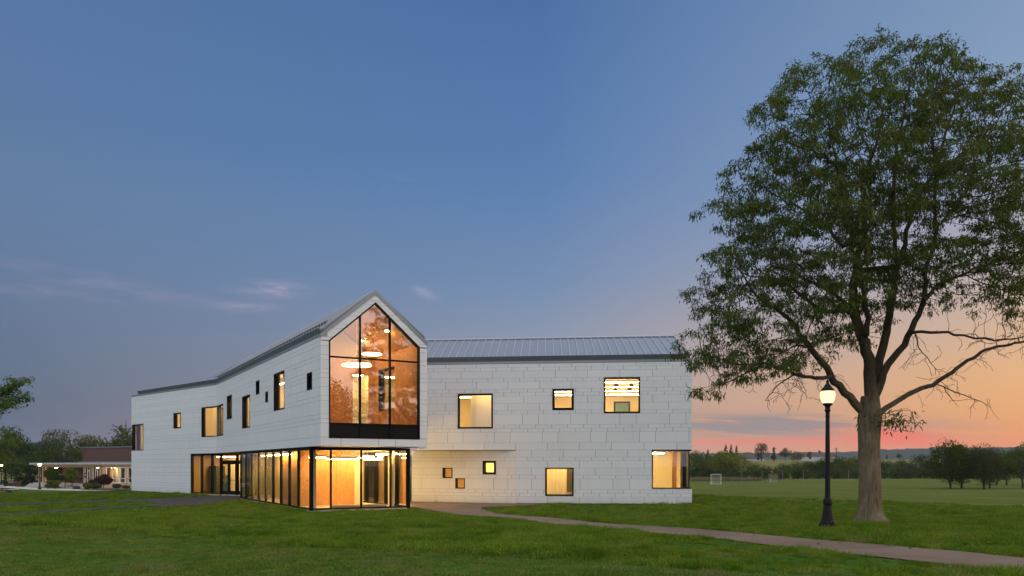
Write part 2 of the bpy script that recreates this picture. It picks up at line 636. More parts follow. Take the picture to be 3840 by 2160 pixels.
def leafmat(name, c0, c1, trans=0.35, scale=0.5, extra=None, fine=0.0):
    m = bpy.data.materials.new(name)
    m.use_nodes = True
    t = NT(m.node_tree)
    t.n.remove(t.n['Principled BSDF'])
    p = world_pos(t)
    oi = t.new('ShaderNodeObjectInfo')
    n = t.noise(p, scale, 5.0, 0.65)
    n = t.math('ADD', n, t.math('MULTIPLY', t.math('SUBTRACT', oi.outputs['Random'], 0.5), 0.40))
    c = t.mix(t.maprange(n, 0.3, 0.7), c0 + (1,), c1 + (1,))
    if extra:
        c = t.mix(t.maprange(t.noise(p, extra[1], 4.0, 0.6), 0.52, 0.68), c, extra[0] + (1,))
    if fine:
        hs = t.new('ShaderNodeHueSaturation')
        t.put(hs.inputs['Color'], c)
        t.put(hs.inputs['Value'], t.maprange(t.noise(p, 24.0, 2.0), 0.3, 0.7, 1 - fine, 1 + fine))
        c = hs.outputs[0]
    d = t.new('ShaderNodeBsdfDiffuse')
    t.put(d.inputs[0], c)
    tl = t.new('ShaderNodeBsdfTranslucent')
    t.put(tl.inputs[0], t.mix(0.3, c, (0.16, 0.20, 0.03, 1)))
    a = t.new('ShaderNodeMixShader')
    a.inputs[0].default_value = trans
    t.l.new(d.outputs[0], a.inputs[1])
    t.l.new(tl.outputs[0], a.inputs[2])
    t.l.new(a.outputs[0], t.n['Material Output'].inputs[0])
    return m


M['blade'] = leafmat('grass_blade', (0.058, 0.116, 0.008), (0.162, 0.235, 0.022), 0.30, 0.65, ((0.185, 0.20, 0.045), 0.9), 0.50)
M['blade_short'] = leafmat('mown_grass_blade', (0.078, 0.124, 0.016), (0.172, 0.215, 0.040), 0.30, 0.8, ((0.19, 0.18, 0.07), 1.1), 0.5)
M['locust'] = leafmat('locust_leaf', (0.034, 0.060, 0.012), (0.098, 0.130, 0.030), 0.35, 1.1)
M['pod'] = leafmat('seed_pod', (0.16, 0.12, 0.035), (0.22, 0.17, 0.05), 0.2, 1.0)
M['maple'] = leafmat('maple_leaf', (0.050, 0.085, 0.018), (0.10, 0.145, 0.030), 0.35, 0.9)
M['dkgreen'] = leafmat('dark_foliage', (0.026, 0.044, 0.010), (0.060, 0.084, 0.018), 0.25, 0.35)
M['midgreen'] = leafmat('mid_foliage', (0.042, 0.068, 0.010), (0.100, 0.125, 0.020), 0.3, 0.35)
M['yelgreen'] = leafmat('yellow_green_foliage', (0.075, 0.105, 0.010), (0.165, 0.175, 0.020), 0.3, 0.4)
M['olive'] = leafmat('olive_foliage', (0.075, 0.075, 0.022), (0.135, 0.115, 0.038), 0.3, 0.4)
M['bluegreen'] = leafmat('blue_green_foliage', (0.026, 0.045, 0.024), (0.058, 0.080, 0.042), 0.2, 0.4)
M['russet'] = leafmat('russet_foliage', (0.034, 0.048, 0.014), (0.075, 0.070, 0.022), 0.3, 0.5, ((0.095, 0.055, 0.022), 0.4))
M['ornamental'] = leafmat('ornamental_foliage', (0.036, 0.050, 0.006), (0.090, 0.104, 0.014), 0.25, 0.6)
M['maroon'] = leafmat('maroon_foliage', (0.040, 0.020, 0.018), (0.075, 0.036, 0.028), 0.25, 1.2)
M['boxwood'] = leafmat('boxwood_foliage', (0.065, 0.095, 0.014), (0.14, 0.165, 0.030), 0.3, 2.0)
M['drygrass'] = leafmat('dry_grass', (0.15, 0.125, 0.06), (0.24, 0.20, 0.11), 0.3, 0.5)


def f_bark(c0, c1, hi=None):
    def fn(t, bs):
        p = t.new('ShaderNodeTexCoord').outputs['Object']
        n = t.noise(t.mapping(p, (13, 13, 1.8)), 1.0, 6.0, 0.75)
        n2 = t.noise(p, 1.2, 4.0)
        f = t.math('ADD', t.math('MULTIPLY', n, 0.75), t.math('MULTIPLY', n2, 0.35))
        cc = t.mix(t.maprange(f, 0.36, 0.68), c0 + (1,), c1 + (1,))
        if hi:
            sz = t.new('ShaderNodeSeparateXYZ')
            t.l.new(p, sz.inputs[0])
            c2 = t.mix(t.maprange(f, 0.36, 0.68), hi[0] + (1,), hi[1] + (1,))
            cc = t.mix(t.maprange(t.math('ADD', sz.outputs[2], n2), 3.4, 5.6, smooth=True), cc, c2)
        t.put(bs.inputs['Base Color'], cc)
        bump(t, bs, n, 1.0, 0.09)
    return fn


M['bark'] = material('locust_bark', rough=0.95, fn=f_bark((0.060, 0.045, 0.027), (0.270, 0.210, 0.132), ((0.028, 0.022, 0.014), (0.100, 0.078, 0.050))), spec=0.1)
M['bark_dark'] = material('dark_bark', rough=0.95, fn=f_bark((0.022, 0.018, 0.014), (0.055, 0.045, 0.035)), spec=0.1)
M['skin'] = material('skin', (0.42, 0.23, 0.16), 0.55)
M['hair'] = material('dark_hair', (0.02, 0.015, 0.012), 0.6)
M['navy'] = material('navy_cloth', (0.022, 0.024, 0.035), 0.85)
M['greycloth'] = material('grey_cloth', (0.40, 0.40, 0.41), 0.85)
M['khaki'] = material('pale_trousers', (0.36, 0.36, 0.35), 0.85)
M['denim'] = material('blue_shorts', (0.045, 0.085, 0.14), 0.85)
M['mulch'] = material('mulch', (0.055, 0.035, 0.025), 0.95)
M['dkroof'] = material('shingle_roof', (0.060, 0.050, 0.048), 0.9)
M['siding'] = material('pale_siding', (0.40, 0.40, 0.39), 0.8)
M['net'] = material('white_net', (0.55, 0.55, 0.53), 0.8)
M['post'] = material('weathered_post', (0.22, 0.22, 0.21), 0.8)
M['redpaint'] = material('red_paint', (0.35, 0.06, 0.03), 0.5)
M['carpaint'] = material('dark_car_paint', (0.012, 0.012, 0.015), 0.2)
M['carblue'] = material('blue_grey_car_paint', (0.045, 0.060, 0.085), 0.25)
M['rubber'] = material('rubber', (0.015, 0.015, 0.015), 0.8)
M['taillight'] = material('tail_light', (0.30, 0.01, 0.012), 0.3)
M['peach'] = material('peach_paint', (0.52, 0.33, 0.19), 0.6)
M['slate'] = material('parapet_metal', (0.11, 0.12, 0.13), 0.6)
M['hill'] = leafmat('far_woodland', (0.020, 0.032, 0.016), (0.050, 0.062, 0.028), 0.2, 0.05)
M['teal_board'] = material('green_board', (0.10, 0.20, 0.17), 0.7)

# ------------------------------------------------------------------ ground
PR = np.array([(-2000, .55), (0, .55), (12, .55), (21, .45), (30, .2), (36, .02), (60, 0), (75, -.1), (95, -.9), (115, -1.25), (150, -1.3),
               (180, -1.6), (215, -1.5), (260, -.6), (330, 2.3), (420, 4.6), (600, 6.5), (1200, 9.0), (6000, 9.0)])
PL = np.array([(-2000, .55), (0, .55), (12, .55), (21, .45), (30, .2), (36, .02), (58, 0), (65, -.16), (75, -.48), (85, -.8), (95, -1.1),
               (105, -1.38), (112, -1.30), (120, -1.26), (132, -1.27), (150, -1.6), (185, -2.2), (300, -2.5), (1200, -2), (6000, -2)])


def smst(x, a, b):
    q = np.clip((x - a) / (b - a), 0, 1)
    return q * q * (3 - 2 * q)


def gz(x, y):
    x = np.asarray(x, float)
    y = np.asarray(y, float)
    r = np.interp(y, PR[:, 0], PR[:, 1])
    l = np.interp(y, PL[:, 0], PL[:, 1])
    k = smst(-x, 33.5, 39.0)
    z = r * (1 - k) + l * k
    z = z + 0.60 * np.exp(-((y - 187) / 13.0) ** 2) * smst(x, 56, 72)
    und = 0.035 * np.sin(x * .55 + 1.0) * np.sin(y * .43) + 0.03 * np.sin(x * .21 - y * .33)
    return z + und * (1 - smst(y, 26, 33))


def gzf(x, y):
    return float(gz(x, y))


def axis(segs):
    out = [segs[0][0]]
    for a, b, s in segs:
        out += list(np.arange(a + s, b + s * .5, s))
    return np.array(out)


hx = axis([(0, 50, 1), (50, 130, 4), (130, 400, 15), (400, 2600, 200)])
gx = np.concatenate([-hx[:0:-1], hx])
gy = axis([(-1000, -200, 200), (-200, -10, 10), (-10, 80, 1), (80, 240, 3), (240, 600, 15), (600, 2200, 200)])
XX, YY = np.meshgrid(gx, gy)
ZZ = gz(XX, YY)
gv = np.stack([XX, YY, ZZ], -1).reshape(-1, 3)
nxg, nyg = len(gx), len(gy)
idx = np.arange(nxg * nyg).reshape(nyg, nxg)
gf = np.stack([idx[:-1, :-1], idx[:-1, 1:], idx[1:, 1:], idx[1:, :-1]], -1).reshape(-1, 4)
ground = obj('ground', np_mesh('ground', gv, gf, [M['ground']], smooth=True))
tag(ground, 'green lawn and mown playing field running back to the hedgerow', 'ground', kind='structure')


def ribbon(name, a, b, m, label, cat, lift=0.02, n=60, kind='structure', cross=4):
    """sheet between two edge polylines, laid on the ground"""
    def res(pl):
        pl = np.array(pl, float)
        d = np.concatenate([[0], np.cumsum(np.hypot(*np.diff(pl, axis=0).T))])
        q = np.linspace(0, d[-1], n)
        xs, ys = np.interp(q, d, pl[:, 0]), np.interp(q, d, pl[:, 1])
        for _ in range(2):
            xs[1:-1] = (xs[:-2] + 2 * xs[1:-1] + xs[2:]) / 4
            ys[1:-1] = (ys[:-2] + 2 * ys[1:-1] + ys[2:]) / 4
        return np.stack([xs, ys], -1)
    A, B = res(a), res(b)
    rows = []
    for k in range(cross + 1):
        q = k / cross
        P = A * (1 - q) + B * q
        rows.append(np.column_stack([P, gz(P[:, 0], P[:, 1]) + lift]))
    V = np.concatenate(rows)
    I = np.arange(len(V)).reshape(cross + 1, n)
    Fq = np.stack([I[:-1, :-1], I[:-1, 1:], I[1:, 1:], I[1:, :-1]], -1).reshape(-1, 4)
    o = obj(name, np_mesh(name, V, Fq, [m], smooth=True))
    tag(o, label, cat, kind=kind)
    return np.concatenate([A, B[::-1]])


POLYS = []
# path that leaves the side of the glass box and runs to the lower right
POLYS.append(ribbon('asphalt_path',
    [(-5.2, 41.4), (-4.0, 38.9), (-2.48, 34.5), (-.19, 30.2), (1.73, 25.4), (2.82, 21.9), (3.53, 20.3), (4.3, 19.1), (4.99, 17.9), (5.6, 16.3), (6.2, 15.2), (6.75, 14.1), (7.3, 13.0), (8.0, 11.8), (9.2, 10.0), (11.5, 7.0)],
    [(-1.6, 41.5), (-1.55, 39.6), (-.98, 37.1), (.03, 33.5), (1.99, 29.1), (3.58, 25.4), (5.05, 22.3), (5.35, 21.4), (6.25, 19.8), (6.85, 18.6), (7.47, 17.7), (8.13, 16.6), (8.82, 15.3), (9.4, 14.3), (10.6, 12.4), (13.2, 9.2)],
    M['asphalt'], 'grey asphalt path running from the glass box past the lamp post', 'path', n=90))
POLYS.append(ribbon('asphalt_apron', [(-8.2, 42.2), (-5.2, 41.2), (-3.0, 40.9), (-1.62, 41.0), (-.3, 42.1), (.9, 43.2), (1.7, 44.6)], [(-6.4, 47.7), (-4.5, 47.2), (-3, 46.6), (-1.5, 46.1), (-.5, 45.75), (.3, 45.5), (1.75, 45.3)],
    M['asphalt'], 'dark asphalt apron under the small square windows', 'pavement', lift=0.026, n=40))
# paths on the other side, coming out of the recessed entrance and forking
POLYS.append(ribbon('entrance_apron', [(-21.2, 56.9), (-22.6, 53.6), (-25.2, 50.6), (-24.3, 48.5), (-21.7, 47.5), (-20.1, 45.4), (-19.4, 42.6)],
    [(-18.0, 57.4), (-17.9, 55.0), (-17.75, 52.3), (-17.6, 49.4), (-17.3, 46.5), (-17.2, 44.4), (-18.7, 42.3)], M['asphalt_dark'], 'dark asphalt forecourt in front of the glazed entrance doors', 'pavement', n=50))
POLYS.append(ribbon('footpath', [(-25.4, 50.7), (-27.1, 47.2), (-29.1, 45.3), (-34.0, 41.5), (-40, 37)], [(-24.2, 48.4), (-26.0, 46.5), (-27.9, 43.4), (-32.6, 39.5), (-38.5, 35)], M['asphalt_dark'],
    'narrow asphalt footpath forking off behind the grass strip', 'path', lift=0.024, n=40))
POLYS.append(ribbon('garden_path', [(-19.5, 42.7), (-21.0, 41.3), (-22.0, 38.2), (-22.3, 34.5), (-22.6, 30)], [(-18.7, 42.4), (-20.0, 40.6), (-20.85, 38.4), (-21.3, 35.6), (-21.1, 32.8), (-21.1, 29.5)], M['asphalt_dark'],
    'narrow asphalt path in front of the grass strip', 'path', lift=0.028, n=40))
# concrete walk in front of the brick building
POLYS.append(ribbon('sidewalk', [(-94, 133), (-79.9, 124.0), (-68.0, 113.2), (-62, 110.5), (-55.2, 109.3)], [(-94, 139), (-80, 128), (-69.0, 119.8), (-63, 116.0), (-57.5, 112.3), (-55.0, 110.0)], M['concrete'],
    'pale concrete sidewalk below the steps of the brick building', 'sidewalk', lift=0.03, n=60))

# ------------------------------------------------------------------ the white building
UN = 8.0 / 39.0
ROWS = [(1, 1.81, (1.07,)), (1, .905, (.39,)), (2, 1.81, (.17,)), (1, .905, (.83,)), (2, 1.81, (1.07,)), (1, .905, (.39,)), (1, .905, (.83,)),
        (2, 1.81, (.17,)), (2, 1.81, (1.07,)), (1, .905, (.39,)), (3, 2.75, (.03, .94)), (1, .905, (.85,)), (1, .905, (.39,)), (3, 2.73, (1.2, 2.09)), (2, 1.81, (1.52,)),
        (2, 1.81, (.61,)), (1, .905, (.39,)), (2, 1.81, (1.53,)), (2, 1.81, (.61,)), (1, .905, (.83,)), (3, 2.76, (.52, 2.37)), (1, .905, (.39,)), (1, .905, (.83,)), (2, 1.81, (1.53,))]
ZS = 15 * UN      # underside of the upper floor
ZE = 8.0          # top of the cladding
ZR = 10.25        # ridge


class Pl:
    """a vertical facade plane: s along it, z up, o outwards"""
    def __init__(self, P, Q):
        self.P = np.array(P, float)
        d = np.array(Q, float) - self.P
        self.L = float(np.hypot(*d))
        self.d = d / self.L
        self.n = np.array([self.d[1], -self.d[0]])

    def __call__(self, s, o, z):
        q = self.P + self.d * s + self.n * o
        return (float(q[0]), float(q[1]), float(z))


pF, pB, pL, pR = (-32.3, 67.6), (-21.3, 57.4), (-8.57, 35.7), (-4.08, 38.2)
FA, FB, FC = Pl(pF, pB), Pl(pB, pL), Pl(pL, pR)
FD = Pl((-4.9, 46.0), (10.03, 44.4))
FE = Pl((-6.02, 47.8), (.23, 45.45))
GD = np.array([-.506, .8626])          # direction in which the gabled bar runs back


def gp(t, d, z):
    """point in the gabled bar: t across from its near corner, d back, z up"""
    q = np.array(pL) + FC.d * t + GD * d
    return (float(q[0]), float(q[1]), float(z))


bld = empty('school_building', (-8.57, 35.7, 0), label='white panel-clad building with lit windows and a glazed gable', cat='building')
bld.location = (0, 0, 0)


def rebase(e, loc):
    """move a thing's Empty to its base without moving the parts built in world coordinates"""
    e.location = loc
    for c in e.children:
        c.matrix_parent_inverse = Matrix.Translation(-Vector(loc))


panel_list = []     # (size in view, mesh builder, parent)


def slabs(mb, pl, s_cuts, z_cuts, keep, o0, o1, back=True, mi=0, mi_back=None, mi_side=None):
    """solid made of the kept cells of a grid on a facade plane, between depth o0 (front) and o1 (back)"""
    ns, nz = len(s_cuts) - 1, len(z_cuts) - 1
    mi_back = mi if mi_back is None else mi_back
    mi_side = mi if mi_side is None else mi_side
    K = lambda i, j: 0 <= i < ns and 0 <= j < nz and keep[i][j]
    for i in range(ns):
        for j in range(nz):
            if not K(i, j):
                continue
            a, b, c, d = s_cuts[i], s_cuts[i + 1], z_cuts[j], z_cuts[j + 1]
            mb.face([pl(a, o0, c), pl(b, o0, c), pl(b, o0, d), pl(a, o0, d)], mi)
            if back:
                mb.face([pl(b, o1, c), pl(a, o1, c), pl(a, o1, d), pl(b, o1, d)], mi_back)
            if not K(i - 1, j):
                mb.face([pl(a, o1, c), pl(a, o0, c), pl(a, o0, d), pl(a, o1, d)], mi_side)
            if not K(i + 1, j):
                mb.face([pl(b, o0, c), pl(b, o1, c), pl(b, o1, d), pl(b, o0, d)], mi_side)
            if not K(i, j - 1):
                mb.face([pl(a, o1, c), pl(b, o1, c), pl(b, o0, c), pl(a, o0, c)], mi_side)
            if not K(i, j + 1):
                mb.face([pl(a, o0, d), pl(b, o0, d), pl(b, o1, d), pl(a, o1, d)], mi_side)


def grid_keep(s0, s1, z0, z1, holes):
    sc, zc = {s0, s1}, {z0, z1}
    for (a, b, c, d) in holes:
        for v in (a, b):
            if s0 < v < s1:
                sc.add(v)
        for v in (c, d):
            if z0 < v < z1:
                zc.add(v)
    sc, zc = sorted(sc), sorted(zc)
    keep = [[not any(a - 1e-6 < (sc[i] + sc[i + 1]) / 2 < b + 1e-6 and c - 1e-6 < (zc[j] + zc[j + 1]) / 2 < d + 1e-6 for a, b, c, d in holes)
             for j in range(len(zc) - 1)] for i in range(len(sc) - 1)]
    return sc, zc, keep


def row_bands():
    z = ZE
    for u, per, offs in ROWS:
        yield z - u * UN, z, per, offs
        z -= u * UN


def facade(pl, s0, s1, z0, z1, holes, shift=0.0, label=None):
    """backing wall with openings, and the cladding panels on it"""
    sc, zc, keep = grid_keep(s0, s1, z0, z1, holes)
    mb = MB()
    slabs(mb, pl, sc, zc, keep, -.030, -.33, mi=0, mi_back=1, mi_side=0)
    wall = mb.build('facade_wall', [M['membrane'], M['cream']], bld)
    if label:
        wall['label'] = label
    gv_, gh_ = 0.010, 0.005
    for za, zb, per, offs in row_bands():
        a, b = max(za, z0), min(zb, z1)
        if b - a < 0.03:
            continue
        js = sorted({round(k * per + o + shift, 4) for o in offs for k in range(-3, 30) if s0 + .12 < k * per + o + shift < s1 - .12})
        ed = [s0] + js + [s1]
        for p, q in zip(ed[:-1], ed[1:]):
            pa, pb = p + (gv_ if p > s0 else 0), q - (gv_ if q < s1 else 0)
            sc, zc, keep = grid_keep(pa, pb, a + gh_, b - gh_, holes)
            if not any(any(r) for r in keep):
                continue
            m = MB()
            slabs(m, pl, sc, zc, keep, 0.0, -.029, back=False)
            area = sum((sc[i + 1] - sc[i]) * (zc[j + 1] - zc[j]) for i in range(len(sc) - 1) for j in range(len(zc) - 1) if keep[i][j])
            c = pl((p + q) / 2, 0, (a + b) / 2)
            v = np.array([c[0], c[1]])
            ct = abs(float(v @ pl.n)) / np.hypot(*v)
            panel_list.append((area * ct / (v @ v), m, wall))
    return wall


def window(pl, s0, s1, z0, z1, fw=.055, recess=.13, g='glass', label=None, mull=()):
    f = MB()
    T = lambda a, o, z: pl(a, o, z)
    for (a, b, c, d) in ((s0, s1, z0, z0 + fw), (s0, s1, z1 - fw, z1), (s0, s0 + fw, z0 + fw, z1 - fw), (s1 - fw, s1, z0 + fw, z1 - fw)):
        f.box(a, b, -.24, .012, c, d, T=T)
    w_ = f.build('window', M['black'], bld)
    if label:
        w_['label'] = label
    edges = [s0 + fw] + list(mull) + [s1 - fw]
    for k in mull:
        m_ = MB()
        m_.box(k - .03, k + .03, -.2, -.03, z0 + fw, z1 - fw, T=T)
        m_.build('mullion', M['black'], w_)
    for a, b in zip(edges[:-1], edges[1:]):
        p = MB()
        p.face([pl(a, -recess, z0 + fw), pl(b, -recess, z0 + fw), pl(b, -recess, z1 - fw), pl(a, -recess, z1 - fw)])
        p.build('pane', M[g], w_)
    return w_


# window openings (s0, s1, z0, z1)
wA_corner, wA_small, wA_bend = (0, 2.44, 3.44, 5.65), (8.04, 9.30, 5.06, 6.27), (12.70, 15.001, 4.28, 6.48)
wB_bend = (0, 2.52, 4.28, 6.48)
wB = [(3.85, 5.52, 5.30, 6.89), (8.69, 10.88, 4.49, 6.49), (12.46, 13.33, 6.32, 7.12), (14.77, 15.38, 5.71, 6.31), (16.68, 18.88, 5.12, 7.12), (22.98, 23.81, 5.72, 6.53)]
wD = [(1.79, 3.83, 4.31, 6.32), (7.23, 8.45, 5.33, 6.54), (10.14, 12.16, 5.14, 7.16), (6.82, 8.44, .46, 2.07)]
wD_corner = (12.81, 15.016, .89, ZS)
wE = [(2.05, 2.69, 1.45, 2.06), (2.87, 3.49, .84, 1.45), (4.61, 5.45, 1.67, 2.47)]

facade(FA, 0, FA.L, ZS, ZE, [wA_corner, wA_small, wA_bend], .3)
facade(FA, 0, 10.91, 0.05, ZS - .001, [], .3)
facade(FB, 0, FB.L, ZS, ZE, [wB_bend] + wB, .2)
facade(FD, -.6, FD.L, ZS, ZE, wD[:3], 0)
facade(FD, 5.16, FD.L, 0.05, ZS - .001, [wD[3], wD_corner], 0)
facade(FE, 0, FE.L, 0.03, ZS - .02, wE, .15)

window(FA, *wA_small, fw=.09, label='small black-framed square window high in the far wing')
for i, q in enumerate(wB):
    window(FB, *q, fw=.075, recess=.16, g='glass')
window(FD, *wD[0], fw=.09, label='big square window showing a bright cream wall')
window(FD, *wD[1], fw=.13, label='small square window with a thick black frame')
window(FD, *wD[2], fw=.085, label='big square upper window showing rows of ceiling lights')
window(FD, *wD[3], fw=.085, label='square ground floor window beside a cream room')
window(FE, *wE[0], fw=.055, recess=.18)
window(FE, *wE[1], fw=.055, recess=.18)
window(FE, *wE[2], fw=.13)


# corner and bend windows: two panes meeting at an angle
def fold_window(parts, label):
    """parts: list of (plane, s0, s1, z0, z1, bars at (start, end))"""
    f = MB()
    panes = []
    for pl, s0, s1, z0, z1, bs_, be_ in parts:
        T = lambda a, o, z, pl=pl: pl(a, o, z)
        f.box(s0, s1, -.22, .012, z0, z0 + .06, T=T)
        f.box(s0, s1, -.22, .012, z1 - .07, z1, T=T)
        if bs_:
            f.box(s0, s0 + bs_, -.22, .012, z0 + .06, z1 - .07, T=T)
        if be_:
            f.box(s1 - be_, s1, -.22, .012, z0 + .06, z1 - .07, T=T)
        panes.append((pl, s0 + (bs_ or 0), s1 - (be_ or 0), z0 + .06, z1 - .07))
    w_ = f.build('corner_window', M['black'], bld)
    w_['label'] = label
    for pl, a, b, c, d in panes:
        p = MB()
        p.face([pl(a, -.12, c), pl(b, -.12, c), pl(b, -.12, d), pl(a, -.12, d)])
        p.build('pane', M['glass'], w_)
    return w_


fold_window([(FA, wA_bend[0], 14.93, 4.28, 6.48, .07, 0), (FB, .06, 2.52, 4.28, 6.48, 0, .05)], 'lit window folded round the inner bend of the facade')
eD = np.array([.06, 1.0]) / np.hypot(.06, 1)
FDend = Pl((10.03, 44.4), (10.03 + eD[0] * 15.2, 44.4 + eD[1] * 15.2))
fold_window([(FD, 12.81, 14.88, .89, ZS, .06, .05), (FDend, .16, 2.0, .89, ZS, 0, .06)], 'big lit corner window at ground level beside the playing field')
FAend = Pl((-32.3 + .68 * 9 * .55 - 2.0, 67.6 + .7333 * 9), pF)
fold_window([(FA, .20, 2.44, 3.44, 5.65, .05, .05), (FAend, FAend.L - .75, FAend.L - .22, 3.44, 5.65, .05, 0)], 'narrow lit corner window at the far end of the upper floor')
facade(FDend, 0.06, 15.2, 0.05, ZE, [(0, 2.0, .89, ZS)], .4)
facade(FAend, 0.0, FAend.L - .36, 0.05, ZE, [(FAend.L - .75, FAend.L, 3.44, 5.65)], .1)
# wall under and above the gable bar's other flank, and the plain backs
bk = MB()
T0 = lambda a, b, c: gp(a, b, c)
bk.box(5.14 - .3, 5.14, 0.35, 3.15, ZS, ZE, T=T0)
bk.box(5.14 - .3, 5.14, 5.7, 40.0, ZS, ZE, T=T0)
bk.box(5.14 - .3, 5.14, 3.15, 5.7, ZS, 5.05, T=T0)
bk.box(5.14 - .3, 5.14, 3.15, 5.7, 7.35, ZE, T=T0)
bk.box(-2.0, 5.1, 40.0, 40.3, 0.0, ZE, T=T0)
bk.build('flank_wall', M['panel'], bld)
bk = MB()
TD = lambda a, o, z: FD(a, o, z)
bk.box(-3.0, FD.L + .5, -15.3, -15.0, 0.0, ZE, T=TD)
bk.build('rear_wall', M['panel'], bld)

# ---- glazed gable
sl = (10.12 - 7.98) / 2.57          # slope of the gable
gw = [(.37, 3.43), (4.77, 3.43), (4.77, 7.84), (2.57, 9.77), (.37, 7.84)]   # window outline (t, z)
wsl = (9.77 - 7.84) / 2.2


def gable_rows():
    cuts = {ZS, 3.43, 7.84, 7.98, 9.77, 10.12}
    for za, zb, _, _ in row_bands():
        if za >= ZS - .01:
            cuts.add(round(za, 4))
    z = ZE
    for u in (2, 1, 2, 1, 2, 1, 1, 1):
        z += u * UN
        if z < 10.1:
            cuts.add(round(z, 4))
    c = sorted(cuts)
    out = [c[0]]
    for v in c[1:]:
        if v - out[-1] > .02:
            out.append(v)
    return out


gwall = MB()
gr = gable_rows()
lo = lambda z: 0.0 if z <= 7.98 else (z - 7.98) / sl           # outer edge
wi = lambda z: .37 if z <= 7.84 else .37 + (z - 7.84) / wsl     # window edge
gpanels = []
for a, b in zip(gr[:-1], gr[1:]):
    if a < 3.43 - .001:
        for (p, q) in ((0, .93), (.93, 2.72), (2.72, 3.55), (3.55, 5.14)):
            gpanels.append([(p, a), (q, a), (q, b), (p, b)])
    elif b <= 9.77 + .001:
        L_ = [(lo(a), a), (wi(a), a), (min(wi(b), 2.57), b), (lo(b), b)]
        gpanels.append(L_)
        gpanels.append([(5.14 - p, z) for p, z in L_][::-1])
    else:
        gpanels.append([(lo(a), a), (5.14 - lo(a), a), (5.14 - lo(b), b), (lo(b), b)])
for L_ in gpanels:
    gwall.prism([FC(t, -.33, z) for t, z in L_], (FC.n[0] * .30, FC.n[1] * .30, 0))
gw_o = gwall.build('gable_wall', M['membrane'], bld)
for L_ in gpanels:
    ct = np.mean([p[0] for p in L_]), np.mean([p[1] for p in L_])
    zz = [p[1] for p in L_]
    if max(zz) - min(zz) < .05:
        continue
    pts = []
    for t, z in L_:
        z2 = z + (.006 if z < ct[1] else -.006)
        t2 = t
        if min(zz) < 3.43 - .001 and .01 < t < 5.13:
            t2 = t + (.011 if t < ct[0] else -.011)
        pts.append(FC(t2, -.028, z2))
    m = MB()
    m.prism(pts, (FC.n[0] * .028, FC.n[1] * .028, 0))
    panel_list.append((max(zz) * 0 + 1.0 if min(zz) < 3.43 else .0004 * abs(max(zz) - min(zz)), m, gw_o))

# split the panels: the largest 300 in view are objects of their own
panel_list.sort(key=lambda q: -q[0])
rest = {}
for k, (sz, m, par) in enumerate(panel_list):
    if k < 298:
        m.build('panel', M['panel'], par)
    else:
        r_ = rest.setdefault(par.name, (MB(), par))[0]
        b0 = len(r_.v)
        r_.v += m.v
        r_.f += [[b0 + i for i in f] for f in m.f]
        r_.m += m.m
for nm, (r_, par) in rest.items():
    o = r_.build('small_panels', M['panel'], par)
    tag(o, kind='stuff')

# gable window frame, panes and spandrels
fr = MB()


def bar2(p, q, wd=.055, o0=-.22, o1=.012, mb=None):
    """bar on the gable plane between two (t, z) points"""
    p, q = np.array(p, float), np.array(q, float)
    d = (q - p) / np.hypot(*(q - p))
    n = np.array([-d[1], d[0]]) * wd / 2
    c = [p - n, q - n, q + n, p + n]
    (mb or fr).prism([FC(t, o0, z) for t, z in c], (FC.n[0] * (o1 - o0), FC.n[1] * (o1 - o0), 0))


ins = .03
ow = [(.37 + ins, 3.43 + ins), (4.77 - ins, 3.43 + ins), (4.77 - ins, 7.84 - .012), (2.57, 9.77 - .042), (.37 + ins, 7.84 - .012)]
for i in range(5):
    bar2(ow[i], ow[(i + 1) % 5], .066)
gwin = fr.build('gable_window', M['black'], bld)
gwin['label'] = 'tall house-shaped window filling the gable end'
MU = (1.84, 3.29)
topz = lambda t: 7.84 + wsl * (2.2 - abs(t - 2.57)) - .03
for k in MU:
    m = MB()
    bar2((k, 3.46), (k, topz(k)), .06, -.18, .008, m)
    m.build('mullion', M['black'], gwin)
for z0 in (4.10, 7.12):
    m = MB()
    bar2((.40, z0), (4.74, z0), .06, -.16, .004, m)
    m.build('transom', M['black'], gwin)
ed = (.40,) + MU + (4.74,)
for a, b in zip(ed[:-1], ed[1:]):
    m = MB()
    m.prism([FC(a, -.10, 3.46), FC(b, -.10, 3.46), FC(b, -.10, 4.10), FC(a, -.10, 4.10)], (FC.n[0] * .03, FC.n[1] * .03, 0))
    m.build('spandrel', M['spandrel'], gwin)
    p = MB()
    p.face([FC(a, -.08, 4.10), FC(b, -.08, 4.10), FC(b, -.08, 7.12), FC(a, -.08, 7.12)])
    p.build('pane', M['glass_big'], gwin)
    p = MB()
    pts = [(a, 7.12), (b, 7.12), (b, topz(b))] + ([(2.57, topz(2.57))] if a < 2.57 < b else []) + [(a, topz(a))]
    p.face([FC(t, -.08, z) for t, z in pts])
    p.build('pane', M['glass_big'], gwin)

# ---- roofs
rf = MB()
RU = 2.57


def roofpl(t0, z0, t1, z1, d0, d1, th=.12):
    rf.prism([gp(t0, d0, z0), gp(t1, d0, z1), gp(t1, d1, z1), gp(t0, d1, z0)], (0, 0, -th))


roofpl(.10, 8.36, RU, 10.32, 0.02, 44.0)
roofpl(RU + .002, 10.32, 5.04, 8.36, 0.02, 44.0)
M['roof_side'] = material('dull_roof_metal', metal=0.15, rough=0.62, fn=f_roofmetal((0.15, 0.16, 0.175)))  # gable roof metal: darker, rougher and less metallic than the wing roof
roof1 = rf.build('gable_roof', M['roof_side'], bld)
